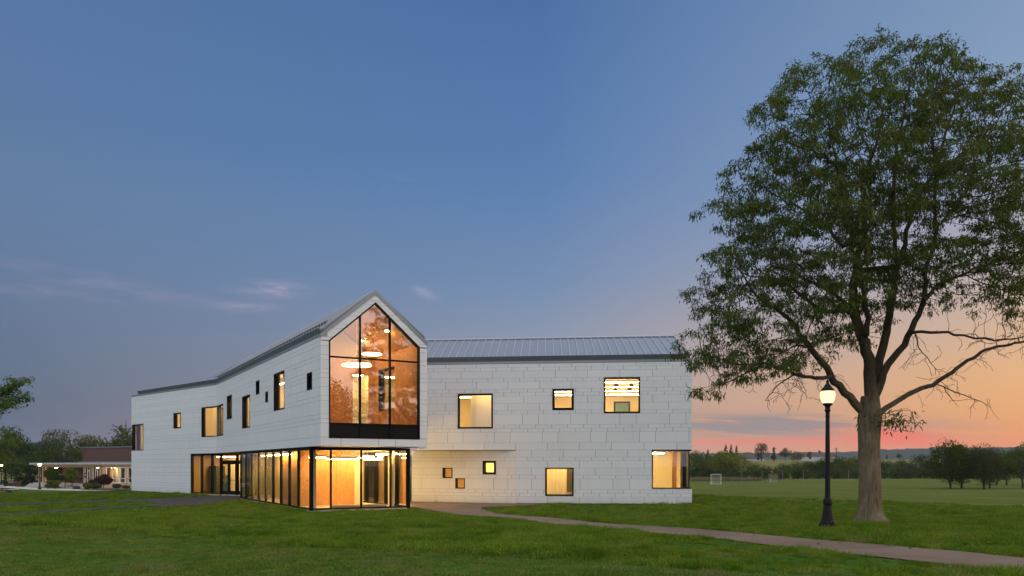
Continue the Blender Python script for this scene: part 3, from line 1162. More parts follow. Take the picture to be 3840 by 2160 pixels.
# standing seams of the flank in view
p0, p1 = Vector(gp(.12, 0, 8.38)), Vector(gp(RU - .03, 0, 10.31))
sm = MB()
dv = p1 - p0
sm.prism([p0 * 0, dv, dv + Vector((0, 0, .055)), Vector((0, 0, .055))], (GD[0] * .03, GD[1] * .03, 0))
sme = sm.mesh('seam', M['seam'])
for k in range(1, 62):
    obj('seam', sme, roof1, loc=gp(.12, .47 * k, 8.38))
# snow guards: a broken rail low on the roof
sg = MB()
sg.tube([gp(.42, .4, 8.78), gp(.42, 27.5, 8.78)], .025, 6)
for k in range(1, 57):
    sg.box(-.04, .04, -.03, .03, -.14, .05, T=lambda a, b, c, k=k: tuple(np.array(gp(.42, .47 * k + .24, 8.76)) + np.array((a, b, c))))
sg.build('snow_rail', M['gutter'], bld)
# rake trim along both slopes of the gable
for sgn in (0, 1):
    tr_ = MB()
    f_ = (lambda t: t) if not sgn else (lambda t: 5.14 - t)
    c = [(f_(-.03), 7.93), (2.57, 10.12), (2.57, 10.34), (f_(-.03), 8.10)]
    tr_.prism([FC(t, -.10, z) for t, z in c], (FC.n[0] * .125, FC.n[1] * .125, 0))
    tr_.build('rake_trim', M['fascia'], bld)


def eave(pl, s0, s1, g0, g1, name='eave_trim'):
    """flashing ledge on the wall head and the darker gutter face leaning above it"""
    e = MB()
    e.prism([pl(s0, -.30, ZE), pl(s0, .02, ZE), pl(s0, .02, ZE + .13), pl(s0, -.30, ZE + .20)], (pl.d[0] * (s1 - s0), pl.d[1] * (s1 - s0), 0))
    t = e.build(name, M['fascia'], bld)
    e = MB()
    e.prism([pl(g0, -.10, ZE + .145), pl(g0, -.03, ZE + .43), pl(g0, -.26, ZE + .43), pl(g0, -.26, ZE + .145)], (pl.d[0] * (g1 - g0), pl.d[1] * (g1 - g0), 0))
    e.build('gutter', M['gutter'], t)


eave(FA, 0, FA.L + .02, 1.15, FA.L + .02)
eave(FB, -.02, FB.L + .01, -.02, FB.L - .5)
eave(FD, -.6, FD.L, -.6, FD.L - .14)
eave(FDend, 0, 15.3, .2, 15.2)

# right wing roof
rf = MB()
ev0, ev1 = Vector(FD(-2.5, -.14, 8.40)), Vector(FD(FD.L - .16, -.14, 8.40))
rg1 = Vector((10.09, 49.4, 10.17))
rdir = Vector((FD.d[0], FD.d[1], 0))
rg0 = rg1 - rdir * 17.6
bk1, bk0 = Vector(FD(FD.L + .4, -15.2, 8.40)), Vector(FD(-2.5, -15.2, 8.40))
rf.prism([ev0, ev1, rg1, rg0], (0, 0, -.12))
rf.prism([rg0 + Vector((0, .01, 0)), rg1 + Vector((0, .01, 0)), bk1, bk0], (0, 0, -.12))
roof2 = rf.build('wing_roof', M['roof'], bld)
sm = MB()
dv = (rg1 - ev1)
dv0 = Vector((dv.x, dv.y, dv.z))
sm.prism([Vector((0, 0, 0)), dv0, dv0 + Vector((0, 0, .06)), Vector((0, 0, .06))], (rdir.x * .035, rdir.y * .035, 0))
sme = sm.mesh('seam', M['seam'])
for k in range(0, 36):
    obj('seam', sme, roof2, loc=ev1 - rdir * (.05 + .47 * k) + Vector((0, 0, .002)))
rc = MB()
rc.tube([rg0 + Vector((0, 0, .05)), rg1 + Vector((0, 0, .05))], .07, 6)
rc.build('ridge_cap', M['seam'], roof2)
# gable triangle of that wing, and the low hipped roof over the far wing
rk = MB()
rk.prism([Vector(FDend(0.2, -.02, ZE)), Vector(FDend(15.1, -.02, ZE)), rg1 + Vector((-.1, 0, -.12))], (-.2, 0, 0))
rk.build('end_gable', M['panel'], bld)
rf = MB()
hipQ = Vector((-23.2, 62.0, 9.06))
g_pt, b_pt = Vector(FA(6.6, -.2, 8.42)), Vector(FA(FA.L + .1, -.2, 8.42))
f_pt = Vector(FA(1.2, -.25, 8.40))
bk_a, bk_b = Vector(FA(1.2, -9, 8.40)), Vector(FA(6.6, -9, 8.42))
rf.face([g_pt, b_pt, hipQ])
rf.face([g_pt, hipQ, Vector((-26, 72, 9.06)), bk_b])
rf.face([f_pt, g_pt, bk_b, bk_a])
rf.face([b_pt, Vector(gp(.5, 34, 8.6)), hipQ])
rf.prism([Vector(FA(0.02, -.02, 8.12)), Vector(FA(1.4, -.02, 8.12)), Vector(FA(1.4, -8, 8.12)), Vector(FA(.02, -8, 8.12))], (0, 0, -.1))
rf.build('hip_roof', M['roof'], bld)

# ---- soffits and floors of the upper storey
sf = MB()
sf.prism([gp(0.02, 0.02, ZS - .002), gp(5.12, 0.02, ZS - .002), gp(5.12, 40, ZS - .002), gp(.02, 26, ZS - .002)], (0, 0, .12))
sf.prism([FA(10.9, -.02, ZS - .004), FA(FA.L, -.02, ZS - .004), gp(5.0, 26, ZS - .004), FA(10.9, -9, ZS - .004)], (0, 0, .10))
sf.build('soffit', M['soffit'], bld)
sf = MB()
sf.prism([FD(-.6, -.03, ZS - .001), FD(5.3, -.03, ZS - .001), FD(5.3, -3.5, ZS - .001), FD(-.6, -3.5, ZS - .001)], (0, 0, .12))
sf.build('soffit', M['white'], bld)


# ---- ground floor glazing
def curtain(pl, edges, z0, z1, glasses, fin=.22, parent=None, skip=()):
    """row of panes between dark fins; glasses: one material key per pane"""
    T = lambda a, o, z: pl(a, o, z)
    base = MB()
    base.box(edges[0], edges[-1], -.10, .02, z0, z0 + .07, T=T)
    base.box(edges[0], edges[-1], -.10, .02, z1 - .12, z1, T=T)
    st = base.build('storefront', M['black'], bld)
    for i, e in enumerate(edges):
        f = MB()
        f.box(e - .03, e + .03, -fin, .012, z0 + .07, z1 - .12, T=T)
        f.build('mullion', M['black'], st)
    for i, (a, b) in enumerate(zip(edges[:-1], edges[1:])):
        if glasses[i] is None:
            continue
        p = MB()
        p.face([pl(a + .03, -.03, z0 + .07), pl(b - .03, -.03, z0 + .07), pl(b - .03, -.03, z1 - .12), pl(a + .03, -.03, z1 - .12)])
        p.build('pane', M[glasses[i]], st)
    return st


ZT = ZS - .03
SF = Pl(gp(.1, 1.95, 0)[:2], gp(5.04, 1.95, 0)[:2])
o = curtain(SF, [.05, .99, 2.49, 3.99, SF.L - .04], .10, ZT, ['glass_shop'] * 4, .16)
o['label'] = 'glass front under the gable'
SG = Pl(gp(.1, 17.5, 0)[:2], gp(.1, 1.95, 0)[:2])
es = [0.0] + [SG.L - (4.17 + 1.69 * k - 1.95) for k in range(7, -1, -1)] + [SG.L - .04]
o = curtain(SG, es, .10, ZT, ['glass_shop', 'glass_shop', 'glass_film', 'glass_film', 'glass_film', 'glass_shop', 'glass_shop', 'glass_shop', 'glass_shop'], .13)
o['label'] = 'long glass flank between the entrance and the gable corner'
SR = Pl(gp(5.04, 1.95, 0)[:2], gp(5.04, 11.2, 0)[:2])
o = curtain(SR, [.04, 1.5, 3.0, 4.5, 6.0, 7.5, SR.L], .10, ZT, ['glass_shop'] * 6, .14)
S1 = Pl((-24.22, 60.05), (-24.22 + .835 * 7.4, 60.05 - .55 * 7.4))
o = curtain(S1, [.06, 1.24, 2.47, 3.52], .10, ZT, ['glass_shop'] * 3, .2)
o['label'] = 'three tall panes left of the entrance doors'
TS = lambda a, o_, z: S1(a, o_, z)
fr = MB()
fr.box(3.52, 7.3, -.12, .02, ZT - .10, ZT, T=TS)
fr.box(3.52, 7.3, -.10, .015, 2.42, 2.56, T=TS)
for a in (3.56, 5.36, 7.2):
    fr.box(a - .07, a + .07, -.14, .03, .06, ZT - .1, T=TS)
dfm = fr.build('door_frame', M['black'], bld)
for a, b in ((3.63, 5.29), (5.43, 7.13)):
    p = MB()
    p.face([S1(a, -.04, 2.56), S1(b, -.04, 2.56), S1(b, -.04, ZT - .1), S1(a, -.04, ZT - .1)])
    p.build('transom_pane', M['glass_shop'], dfm)
    md = (a + b) / 2
    for (p0, p1, hs) in ((a, md - .006, md - .12), (md + .006, b, md + .12)):
        d_ = MB()
        for (x0, x1, z0, z1) in ((p0, p1, .09, .36), (p0, p1, 2.28, 2.42), (p0, p0 + .12, .36, 2.28), (p1 - .12, p1, .36, 2.28)):
            d_.box(x0, x1, -.07, -.015, z0, z1, T=TS)
        dr = d_.build('entrance_door', M['black'], bld)
        p = MB()
        p.face([S1(p0 + .12, -.04, .36), S1(p1 - .12, -.04, .36), S1(p1 - .12, -.04, 2.28), S1(p0 + .12, -.04, 2.28)])
        p.build('pane', M['glass_shop'], dr)
        h = MB()
        h.box(p0 + .12, p1 - .12, -.09, -.06, 1.10, 1.15, T=TS)
        h.build('push_bar', M['steel'], dr)
    h = MB()
    hx_ = md - .10
    h.tube([S1(hx_, -.01, 1.0), S1(hx_, .06, 1.0), S1(hx_, .06, 1.34), S1(hx_, -.01, 1.34)], .014, 6)
    h.build('pull_handle', M['steel'], dr)
RT = Pl(S1(7.3, 0, 0)[:2], gp(.1, 17.5, 0)[:2])
curtain(RT, [0.05, RT.L * .5, RT.L - .05], .10, ZT, ['glass_shop'] * 2, .1)
# corner post of the glass box
pm = MB()
pm.box(-.03, .12, -.05, .12, .06, ZT, T=lambda a, b, c: gp(.1 + a, 1.95 + b, c))
pm.build('corner_post', M['black'], bld)
pm = MB()
pm.box(-.10, .04, -.05, .12, .06, ZT, T=lambda a, b, c: gp(5.04 + a, 1.95 + b, c))
pm.build('corner_post', M['black'], bld)

# ---- interiors
fl = MB()
fl.prism([gp(.12, 1.97, -.2), gp(5.02, 1.97, -.2), gp(5.02, 30, -.2), gp(.12, 17.5, -.2)], (0, 0, .29))
fl.prism([S1(.05, -.02, -.2), S1(7.3, -.02, -.2), gp(5.0, 24, -.2), S1(2, -7, -.2)], (0, 0, .285))
fl.build('interior_floor', M['floor'], bld)
cl = MB()
cl.prism([gp(.12, 2.0, ZS - .13), gp(5.02, 2.0, ZS - .13), gp(5.02, 30, ZS - .13), gp(.12, 17.4, ZS - .13)], (0, 0, .10))
cl.prism([S1(.05, -.15, ZS - .14), S1(7.3, -.15, ZS - .14), gp(5.0, 24, ZS - .14), S1(2, -7, ZS - .14)], (0, 0, .10))
cl.build('interior_ceiling', M['ceiling'], bld)


def plain(name, m, boxes, T=None):
    b = MB()
    for q in boxes:
        b.box(*q, T=T)
    return b.build(name, m, bld)


# plywood-faced core, one sheet after another
for k in range(3):
    m = MB()
    m.box(.70 + .98 * k, .70 + .98 * (k + 1) - .008, 6.0, 6.03, .10, ZS - .14, T=T0)
    m.build('plywood_sheet', M['plywood'], bld)
for k in range(3):
    m = MB()
    m.box(.66, .69, 6.0 + 1.22 * k, 6.0 + 1.22 * (k + 1) - .008, .10, ZS - .14, T=T0)
    m.build('plywood_sheet', M['plywood'], bld)
plain('core_wall', M['tan_wall'], [(.70, 3.62, 6.04, 9.6, .09, ZS - .13)], T0)
plain('interior_column', M['cream'], [(3.66, 4.25, 6.4, 6.9, .09, ZS - .13), (4.42, 4.62, 2.9, 3.2, .09, ZS - .13), (.36, .56, 2.6, 2.9, .09, ZS - .13)], T0)
plain('partition', M['tan_wall'], [(2.0, 2.12, 9.6, 17.6, .09, ZS - .13), (3.62, 5.0, 12.0, 12.1, .09, ZS - .13)], T0)
plain('entrance_wall', M['cream'], [(.0, 7.2, -2.9, -2.8, .08, ZS - .13)], TS)
plain('side_return', M['tan_wall'], [(-.05, .02, -2.9, -.2, .08, ZS - .13), (7.15, 7.25, -2.9, -.2, .08, ZS - .13)], TS)
plain('notice_board', M['teal_board'], [(2.62, 3.05, -1.2, -1.15, .09, 1.45), (2.75, 3.3, -.9, -.86, .09, .85)], TS)
plain('stored_cabinet', M['dark_room'], [(.25, 1.12, -2.2, -1.4, .09, 2.15)], TS)
plain('kerb_block', M['concrete'], [(1.35, 4.1, 2.55, 3.0, .095, .26)], T0)


def linear_light(p, q, z, label, m='tube', wd=.10, hgt=.11, cords=True, up=None, group=None):
    """suspended linear lamp between two plan points"""
    p, q = np.array(p, float), np.array(q, float)
    d = (q - p) / np.hypot(*(q - p))
    n = np.array([-d[1], d[0]])
    Lg = float(np.hypot(*(q - p)))
    T = lambda a, b, c: tuple(np.append(p + d * a + n * b, c))
    e = empty('linear_pendant_light', (0, 0, 0), label=label, cat='ceiling lamp', group=group)
    h = MB()
    h.box(0, Lg, -wd / 2, wd / 2, z, z + hgt, T=T)
    h.build('housing', M['white'], e)
    b = MB()
    b.box(.01, Lg - .01, -wd / 2 + .005, wd / 2 - .005, z - .03, z - .002, T=T)
    b.build('diffuser', M[m], e)
    if cords and up:
        for s in (.12, Lg - .12):
            c = MB()
            c.tube([T(s - .07, 0, z + hgt), T(s, 0, z + hgt + .10), T(s, 0, up)], .006, 4)
            c.tube([T(s + .07, 0, z + hgt), T(s, 0, z + hgt + .10)], .006, 4)
            c.build('cord', M['white'], e)
    rebase(e, T(Lg / 2, 0, z))
    return e


G2 = lambda t, d: gp(t, d, 0)[:2]
linear_light(G2(1.30, 3.4), G2(2.90, 3.4), 2.52, 'longest linear lamp hanging in front of the plywood wall', up=2.94)
linear_light(G2(3.22, 3.4), G2(4.20, 3.4), 2.52, 'short linear lamp hanging beside the glass box column', up=2.94)
linear_light(G2(1.0, 5.4), G2(2.4, 5.4), 2.62, 'linear lamp hanging close to the plywood wall, left of the pair', up=2.94)
linear_light(G2(2.7, 5.4), G2(3.9, 5.4), 2.62, 'linear lamp hanging close to the plywood wall, right of the pair', up=2.94)
linear_light(G2(.40, 6.2), G2(.40, 9.4), 2.80, 'added fill lamp squeezed between the plywood wall and the glass flank', 'tube_soft', wd=.06, cords=False)  # fill lamp added to brighten the plywood behind the glass flank
linear_light(G2(4.72, 2.7), G2(4.72, 5.6), 2.80, 'added fill lamp running along the far pane of the glass box', 'tube_bright', wd=.08, cords=False)  # fill lamp added to throw a warm glow on the recessed wall
linear_light(G2(4.6, 6.6), G2(4.6, 9.6), 2.70, 'added fill lamp deep inside the glass box by the far panes', 'tube_bright', up=2.94)  # another strong fill added for the recessed wall's warm glow
linear_light(G2(.9, 9.9), G2(.9, 13.2), 2.80, 'linear lamp behind the filmed panes of the glass flank', up=2.94)
linear_light(G2(1.1, 13.8), G2(1.1, 16.0), 2.80, 'linear lamp behind the panes next to the entrance', 'tube_soft', up=2.94)
linear_light(S1(1.0, -1.6, 0)[:2], S1(3.2, -1.6, 0)[:2], 2.84, 'linear lamp inside the lobby left of the doors', 'tube', cords=False)
linear_light(S1(4.2, -1.6, 0)[:2], S1(6.4, -1.6, 0)[:2], 2.84, 'linear lamp inside the lobby behind the doors', 'tube', cords=False)


def room(pts, z0, z1, skip, wall='cream', floor='floor', ceil='ceiling'):
    """inward-facing room shell over a plan polygon; edges listed in skip stay open towards the facade"""
    wl = MB()
    n = len(pts)
    for i in range(n):
        if i in skip:
            continue
        a, b = pts[i], pts[(i + 1) % n]
        wl.face([(a[0], a[1], z0), (b[0], b[1], z0), (b[0], b[1], z1), (a[0], a[1], z1)])
    wl.build('interior_wall', M[wall], bld)
    f_ = MB()
    f_.face([(p[0], p[1], z0) for p in pts])
    f_.build('interior_floor', M[floor], bld)
    c_ = MB()
    c_.face([(p[0], p[1], z1) for p in pts][::-1])
    c_.build('interior_ceiling', M[ceil], bld)


def rroom(pl, s0, s1, d0, d1, z0, z1, **k):
    q = [pl(s0, -d0, 0)[:2], pl(s1, -d0, 0)[:2], pl(s1, -d1, 0)[:2], pl(s0, -d1, 0)[:2]]
    room(q, z0, z1, (0,), **k)


# upper rooms of the right wing
rroom(FD, -.2, 6.2, .34, 8.5, 3.9, 7.45)
rroom(FD, 6.4, 14.6, .34, 14.0, 3.9, 7.32)
plain('lobby_partition', M['white'], [(2.36, 6.1, -1.25, -1.15, 3.91, 7.44)], TD)
TDm = TD
for k, d_ in enumerate((1.6, 4.4, 7.0, 9.7)):
    linear_light(FD(6.9, -d_, 0)[:2], FD(14.3 - .55 * k, -d_, 0)[:2], 7.05, 'linear lamp behind the two upper right windows, row ' + ('nearest the glass', 'second from the glass', 'third from the glass', 'farthest from the glass')[k],
                 'tube_soft', wd=.09, up=7.31)
tr = MB()
for d_ in (3.0, 5.7):
    tr.tube([FD(6.9, -d_, 7.12), FD(14.4, -d_, 7.12)], .03, 6)
    for s_ in (9.6, 10.9, 11.8, 12.6, 13.4):
        tr.box(s_ - .12, s_ + .12, -d_ - .08, -d_ + .08, 6.92, 7.10, T=TD)
tr.build('lighting_track', M['black'], bld)
ib = MB()
for q in ((10.97, 11.09, 3.91, 6.9), (12.05, 12.17, 3.91, 6.9), (11.09, 12.05, 6.78, 6.9)):
    ib.box(q[0], q[1], -13.99, -13.9, q[2], q[3], T=TD)
ibw = ib.build('interior_window', M['black'], bld)
ib = MB()
ib.box(11.09, 12.05, -13.98, -13.94, 3.92, 6.78, T=TD)
ib.build('pane', M['teal_board'], ibw)
linear_light(FD(.3, -3.0, 0)[:2], FD(2.1, -3.0, 0)[:2], 6.75, 'upper of the two lamps seen past the cream partition', 'tube_soft', up=7.44)
linear_light(FD(.3, -5.5, 0)[:2], FD(2.1, -5.5, 0)[:2], 6.6, 'lower of the two lamps seen past the cream partition', 'tube_soft', up=7.44)
linear_light(FD(2.6, -.62, 0)[:2], FD(5.6, -.62, 0)[:2], 7.30, 'ceiling lamp washing the cream partition', 'tube', cords=False)
# ground rooms of the right wing
rroom(FD, 5.5, 10.7, .34, 2.6, .10, 2.95)
plain('wood_cupboard', M['tan_wall'], [(8.35, 8.75, -2.5, -1.9, .11, 2.2)], TD)
ck = MB()
ck.box(7.95, 8.32, -2.58, -2.52, .6, 2.2, T=TD)
ck.build('pin_board', M['dark_room'], bld)
plain('door_jamb', M['white'], [(7.15, 7.2, -2.58, -2.5, .11, 2.5), (7.38, 7.46, -2.58, -2.45, .11, 2.6), (7.75, 7.8, -2.58, -2.5, .11, 2.5)], TD)
linear_light(FD(6.6, -1.3, 0)[:2], FD(9.2, -1.3, 0)[:2], 2.80, 'ceiling lamp in the cream room behind the square ground floor window', 'tube_soft', cords=False)
room([FD(10.9, -.34, 0)[:2], FD(14.75, -.34, 0)[:2], FDend(2.1, -.34, 0)[:2], FDend(3.4, -.34, 0)[:2], FD(10.9, -3.4, 0)[:2]], .10, 3.0, (0, 1))
plain('timber_post', M['wood'], [(14.08, 14.30, -1.75, -1.45, .11, 2.99)], TD)
linear_light(FD(12.3, -1.3, 0)[:2], FD(13.6, -1.3, 0)[:2], 2.90, 'ceiling lamp inside the ground floor corner window', 'tube_bright', cords=False)
rroom(FE, .4, 6.45, .34, 2.3, .10, 2.95)
plain('plywood_panel', M['tan_wall'], [(.6, 2.9, -1.95, -1.9, .11, 2.9)], lambda a, o_, z: FE(a, o_, z))
linear_light(FE(2.2, -1.2, 0)[:2], FE(5.2, -1.2, 0)[:2], 2.80, 'ceiling lamp behind the three small square windows', 'tube_soft', cords=False)
# rooms along the left flank
cI = (pB[0] + .30, pB[1] + .36)
room([FA(11.6, -.34, 0)[:2], cI, FB(3.1, -.34, 0)[:2], FB(3.1, -3.6, 0)[:2], FA(11.6, -5.2, 0)[:2]], 3.9, 7.2, (0, 1))
linear_light(FA(12.2, -2.4, 0)[:2], FA(14.6, -2.4, 0)[:2], 6.95, 'ceiling lamp behind the window folded round the bend', 'tube_soft', up=7.19)
sh = MB()
sh.box(11.8, 15.2, -3.3, -2.95, 5.55, 5.62, T=lambda a, o_, z: FA(a, o_, z))
sh.box(11.8, 15.2, -3.4, -3.0, 3.95, 4.8, T=lambda a, o_, z: FA(a, o_, z))
sh.build('built_in_shelf', M['tan_wall'], bld)
rroom(FB, 3.3, 18.6, .34, 2.7, 3.9, 7.45)
for s_, nm in ((4.0, 'first'), (7.8, 'second'), (11.6, 'third'), (15.6, 'fourth')):
    linear_light(FB(s_, -1.6, 0)[:2], FB(s_ + 2.2, -1.6, 0)[:2], 7.1, nm + ' ceiling lamp along the upper corridor, counted from the bend', 'tube_soft', up=7.44)
rroom(FA, 6.6, 11.3, .34, 3.2, 3.9, 7.3)
linear_light(FA(8.0, -1.6, 0)[:2], FA(10.4, -1.6, 0)[:2], 7.1, 'ceiling lamp behind the small window of the far wing', 'tube_soft', cords=False)
room([FA(.42, -.34, 0)[:2], FA(6.3, -.34, 0)[:2], FA(6.3, -3.4, 0)[:2], FAend(FAend.L - 3.4, -.34, 0)[:2], FAend(FAend.L - .8, -.34, 0)[:2]], 3.4, 6.6, (0, 4))
linear_light(FA(1.8, -1.8, 0)[:2], FA(4.6, -1.8, 0)[:2], 6.3, 'ceiling lamp behind the narrow corner window', 'tube_soft', cords=False)
TBf = lambda a, o_, z: FB(a, o_, z)
plain('window_blind', M['slate'], [(wB[2][0], wB[2][1], -.30, -.26, wB[2][2], wB[2][3]), (wB[5][0], wB[5][1], -.30, -.26, wB[5][2], wB[5][3])], TBf)
plain('window_back', M['dark_room'], [(wB[3][0], wB[3][1], -.31, -.27, wB[3][2], wB[3][3])], TBf)


# ---- the timber-lined room behind the gable
def lined(pl, s0, s1, z0, z1, holes, colw=.56):
    hs = (2.2, 1.25, 3.0, 1.7)
    k = 0
    s = s0
    while s < s1 - .05:
        e = min(s + colw, s1)
        z = z0 - (k * .77) % 1.6
        j = k
        while z < z1:
            zt = z + hs[j % 4]
            a, b = max(z, z0), min(zt, z1)
            if b - a > .04:
                sc, zc, kp = grid_keep(s + .003, e - .003, a + .003, b - .003, holes)
                if any(any(r) for r in kp):
                    m = MB()
                    slabs(m, pl, sc, zc, kp, 0.0, -.018, back=False)
                    m.build('timber_panel', M['wood'], bld)
            z = zt
            j += 1
        s = e
        k += 1


WBk = Pl(G2(.36, 6.3), G2(4.80, 6.3))
WRt = Pl(G2(4.80, 6.3), G2(4.80, .36))
WLf = Pl(G2(.36, .36), G2(.36, 6.3))
lined(WBk, 0, WBk.L, 3.9, 8.0, [(3.28, 4.17, 3.8, 7.1)])
dW = WRt.L
lined(WRt, 0, dW, 3.9, 8.05, [(dW - (5.59 - .36), dW - (3.26 - .36), 5.1, 7.3)])
lined(WLf, 0, WLf.L, 3.9, 8.05, [], .9)
bkw = MB()
for L_ in ([(.36, 3.9), (3.64, 3.9), (3.64, 8.95), (2.57, 9.84), (.36, 8.02)], [(4.53, 3.9), (4.80, 3.9), (4.80, 8.02), (4.53, 8.24)], [(3.64, 7.1), (4.53, 7.1), (4.53, 8.24), (3.64, 8.95)]):
    bkw.prism([gp(t, 6.325, z) for t, z in L_], (GD[0] * .1, GD[1] * .1, 0))
bkw.build('back_partition', M['tan_wall'], bld)
fl = MB()
fl.prism([gp(.33, .34, 3.78), gp(4.84, .34, 3.78), gp(4.84, 9.5, 3.78), gp(.33, 9.5, 3.78)], (0, 0, .12))
fl.build('interior_floor', M['floor'], bld)
for s_ in (0, 1):
    f_ = (lambda t: t) if not s_ else (lambda t: 5.14 - t)
    for k in range(11):
        m = MB()
        a, b = .36 + k * .54, min(.36 + (k + 1) * .54 - .006, 6.3)
        m.prism([gp(f_(.33), a, 8.0), gp(f_(.33), b, 8.0), gp(2.57, b, 9.92), gp(2.57, a, 9.92)], (0, 0, .03))
        m.build('ceiling_board', M['wood'], bld)
p = MB()
p.face([gp(5.0, 3.15, 5.05), gp(5.0, 5.7, 5.05), gp(5.0, 5.7, 7.35), gp(5.0, 3.15, 7.35)])
fkw = p.build('flank_window', M['glass'], bld)
p = MB()
for q in ((3.15, 3.25, 5.05, 7.35), (5.6, 5.7, 5.05, 7.35), (3.25, 5.6, 5.05, 5.15), (3.25, 5.6, 7.25, 7.35)):
    p.box(4.86, 5.12, q[0], q[1], q[2], q[3], T=T0)
p.build('frame', M['black'], fkw)
# lobby seen through its doorway
room([G2(2.9, 6.46), G2(4.83, 6.46), G2(4.83, 8.8), G2(2.9, 8.8)], 3.9, 7.4, (0,))
linear_light(G2(3.1, 7.4), G2(4.6, 7.4), 7.2, 'lamp in the yellow lobby behind the timber room', 'tube_soft', cords=False)


def ring_light(t, d, z, r, label):
    c = gp(t, d, z)
    e = empty('ring_pendant_light', c, label=label, cat='pendant lamp')
    b = MB()
    n, k = 40, 8
    for i in range(n):
        an = 2 * math.pi * i / n
        for j in range(k):
            q = 2 * math.pi * j / k
            rr = r + .026 * math.cos(q)
            b.v.append((rr * math.cos(an), rr * math.sin(an), .026 * math.sin(q)))
    for i in range(n):
        for j in range(k):
            b.f.append([i * k + j, ((i + 1) % n) * k + j, ((i + 1) % n) * k + (j + 1) % k, i * k + (j + 1) % k])
            b.m.append(0)
    b.build('ring', M['ring'], e, smooth=True)
    top = 9.9 - abs(t - 2.57) * .8 - z
    apex = min(.55, top * .5)
    cb = MB()
    for i in range(3):
        an = 2 * math.pi * i / 3
        cb.tube([(r * math.cos(an), r * math.sin(an), .05), (0, 0, apex)], .007, 4)
    cb.tube([(0, 0, apex), (0, 0, top)], .007, 4)
    cb.build('cord', M['white'], e)
    cb = MB()
    cb.lathe([(.06, top - .05), (.06, top)], 10)
    cb.build('ceiling_rose', M['white'], e)


for (t_, d_, lb) in ((1.5, 2.0, 'left slope, nearer the glass'), (1.5, 4.6, 'left slope, farther in'), (3.75, 1.6, 'right slope, nearer the glass'), (3.75, 5.2, 'right slope, farther in')):  # four downlights added as fill to brighten the timber room
    zc_ = 9.90 - abs(t_ - 2.57) * .857 - .02
    e = empty('fill_downlight', gp(t_, d_, zc_), label='small added fill light on the timber ceiling of the gable, ' + lb, cat='ceiling lamp')
    b = MB()
    b.lathe([(.12, -.10), (.12, .0)], 14)
    b.build('housing', M['white'], e)
    b = MB()
    b.lathe([(.02, -.125), (.10, -.115), (.10, -.102)], 14)
    b.build('lens', M['spot'], e)
ring_light(2.43, 2.2, 7.07, .68, 'largest glowing ring lamp, hanging lowest in the gable window')
ring_light(3.72, 3.6, 7.87, .47, 'glowing ring lamp hanging highest in the gable window')
ring_light(3.37, 4.2, 7.40, .45, 'glowing ring lamp half hidden behind the largest ring')
rebase(bld, (-8.57, 35.7, 0.0))


# ------------------------------------------------------------------ lamp posts
def lamp_meshes(far):
    out = {}
    k = 12 if far else 24
    b = MB()
    b.lathe([(.25, 0), (.25, .035), (.235, .06), (.235, .14), (.20, .17), (.205, .20), (.175, .23), (.16, .28), (.135, .42), (.115, .56), (.105, .66)], k, flute=0 if far else .05)
    out['base'] = (b.mesh('base', M['iron']), 0)
    b = MB()
    b.lathe([(.105, .66), (.118, .68), (.122, .74), (.112, .77), (.118, .80), (.10, .83), (.075, .86)], k)
    out['collar'] = (b.mesh('collar', M['iron'], True), 0)
    b = MB()
    b.lathe([(.070, .86), (.062, 2.0), (.052, 3.05)], k, flute=0 if far else .09)
    out['shaft'] = (b.mesh('shaft', M['iron']), 0)
    b = MB()
    b.lathe([(.055, 3.03), (.062, 3.05), (.055, 3.08), (.055, 3.18), (.082, 3.20), (.082, 3.225), (.06, 3.25), (.075, 3.33), (.125, 3.37), (.13, 3.41)], k)
    out['cup'] = (b.mesh('cup', M['iron'], True), 0)
    b = MB()
    b.lathe([(.12, 3.41), (.150, 3.45), (.178, 3.52), (.193, 3.60), (.194, 3.66), (.182, 3.71), (.165, 3.74)], k)
    out['globe'] = (b.mesh('globe', M['globe_far'] if far else M['globe'], True), 0)
    b = MB()
    b.lathe([(.182, 3.735), (.185, 3.75), (.15, 3.80), (.11, 3.84), (.075, 3.90), (.05, 3.93), (.035, 3.97), (.042, 4.0), (.02, 4.04), (.006, 4.08)], k)
    out['finial'] = (b.mesh('finial', M['iron'], True), 0)
    return out


def lamp(loc, meshes, label):
    e = empty('lamp_post', loc, label=label, cat='lamp post', group='black globe lamp posts')
    for nm, (me, _) in meshes.items():
        obj(nm, me, e)
    b = MB()
    b.lathe([(.29, -.3), (.29, .012)], 16)
    b.build('footing', M['concrete'], e)
    return e


lm_near, lm_far = lamp_meshes(False), lamp_meshes(True)
lamp((8.52, 21.5, gzf(8.52, 21.5) + .01), lm_near, 'tall black lamp post with lit globe beside the path and big tree')
for (x, y, lb) in ((-68.2, 115, 'black lamp post with bright globe in front of the long flat canopy'),
                   (-111.6, 181, 'distant lamp post with lit globe near the parked cars'),
                   (-87.2, 136, 'lamp post at the left edge of the photo with lit globe among leaves')):
    lamp((x, y, gzf(x, y)), lm_far, lb)

# ------------------------------------------------------------------ big honey locust
TX, TY = 11.78, 26.23
TZ = gzf(TX, TY)
PXM = 2987.0 / TY


def tw(u, v, dy=0.0):
    """traced point of the tree, dy metres behind (+) or before (-) the trunk"""
    Y = TY + dy
    return np.array([(u - 1920) / 2987.0 * Y, Y, 2.2 + (1745 - v) / 2987.0 * Y])


r7 = lambda x, y: (2560 + x * .5522, 900 + y * .5522)
r6 = lambda x, y: (2560 + x * .635, 80 + y * .635)
limbs = []     # (points, r0, r1)


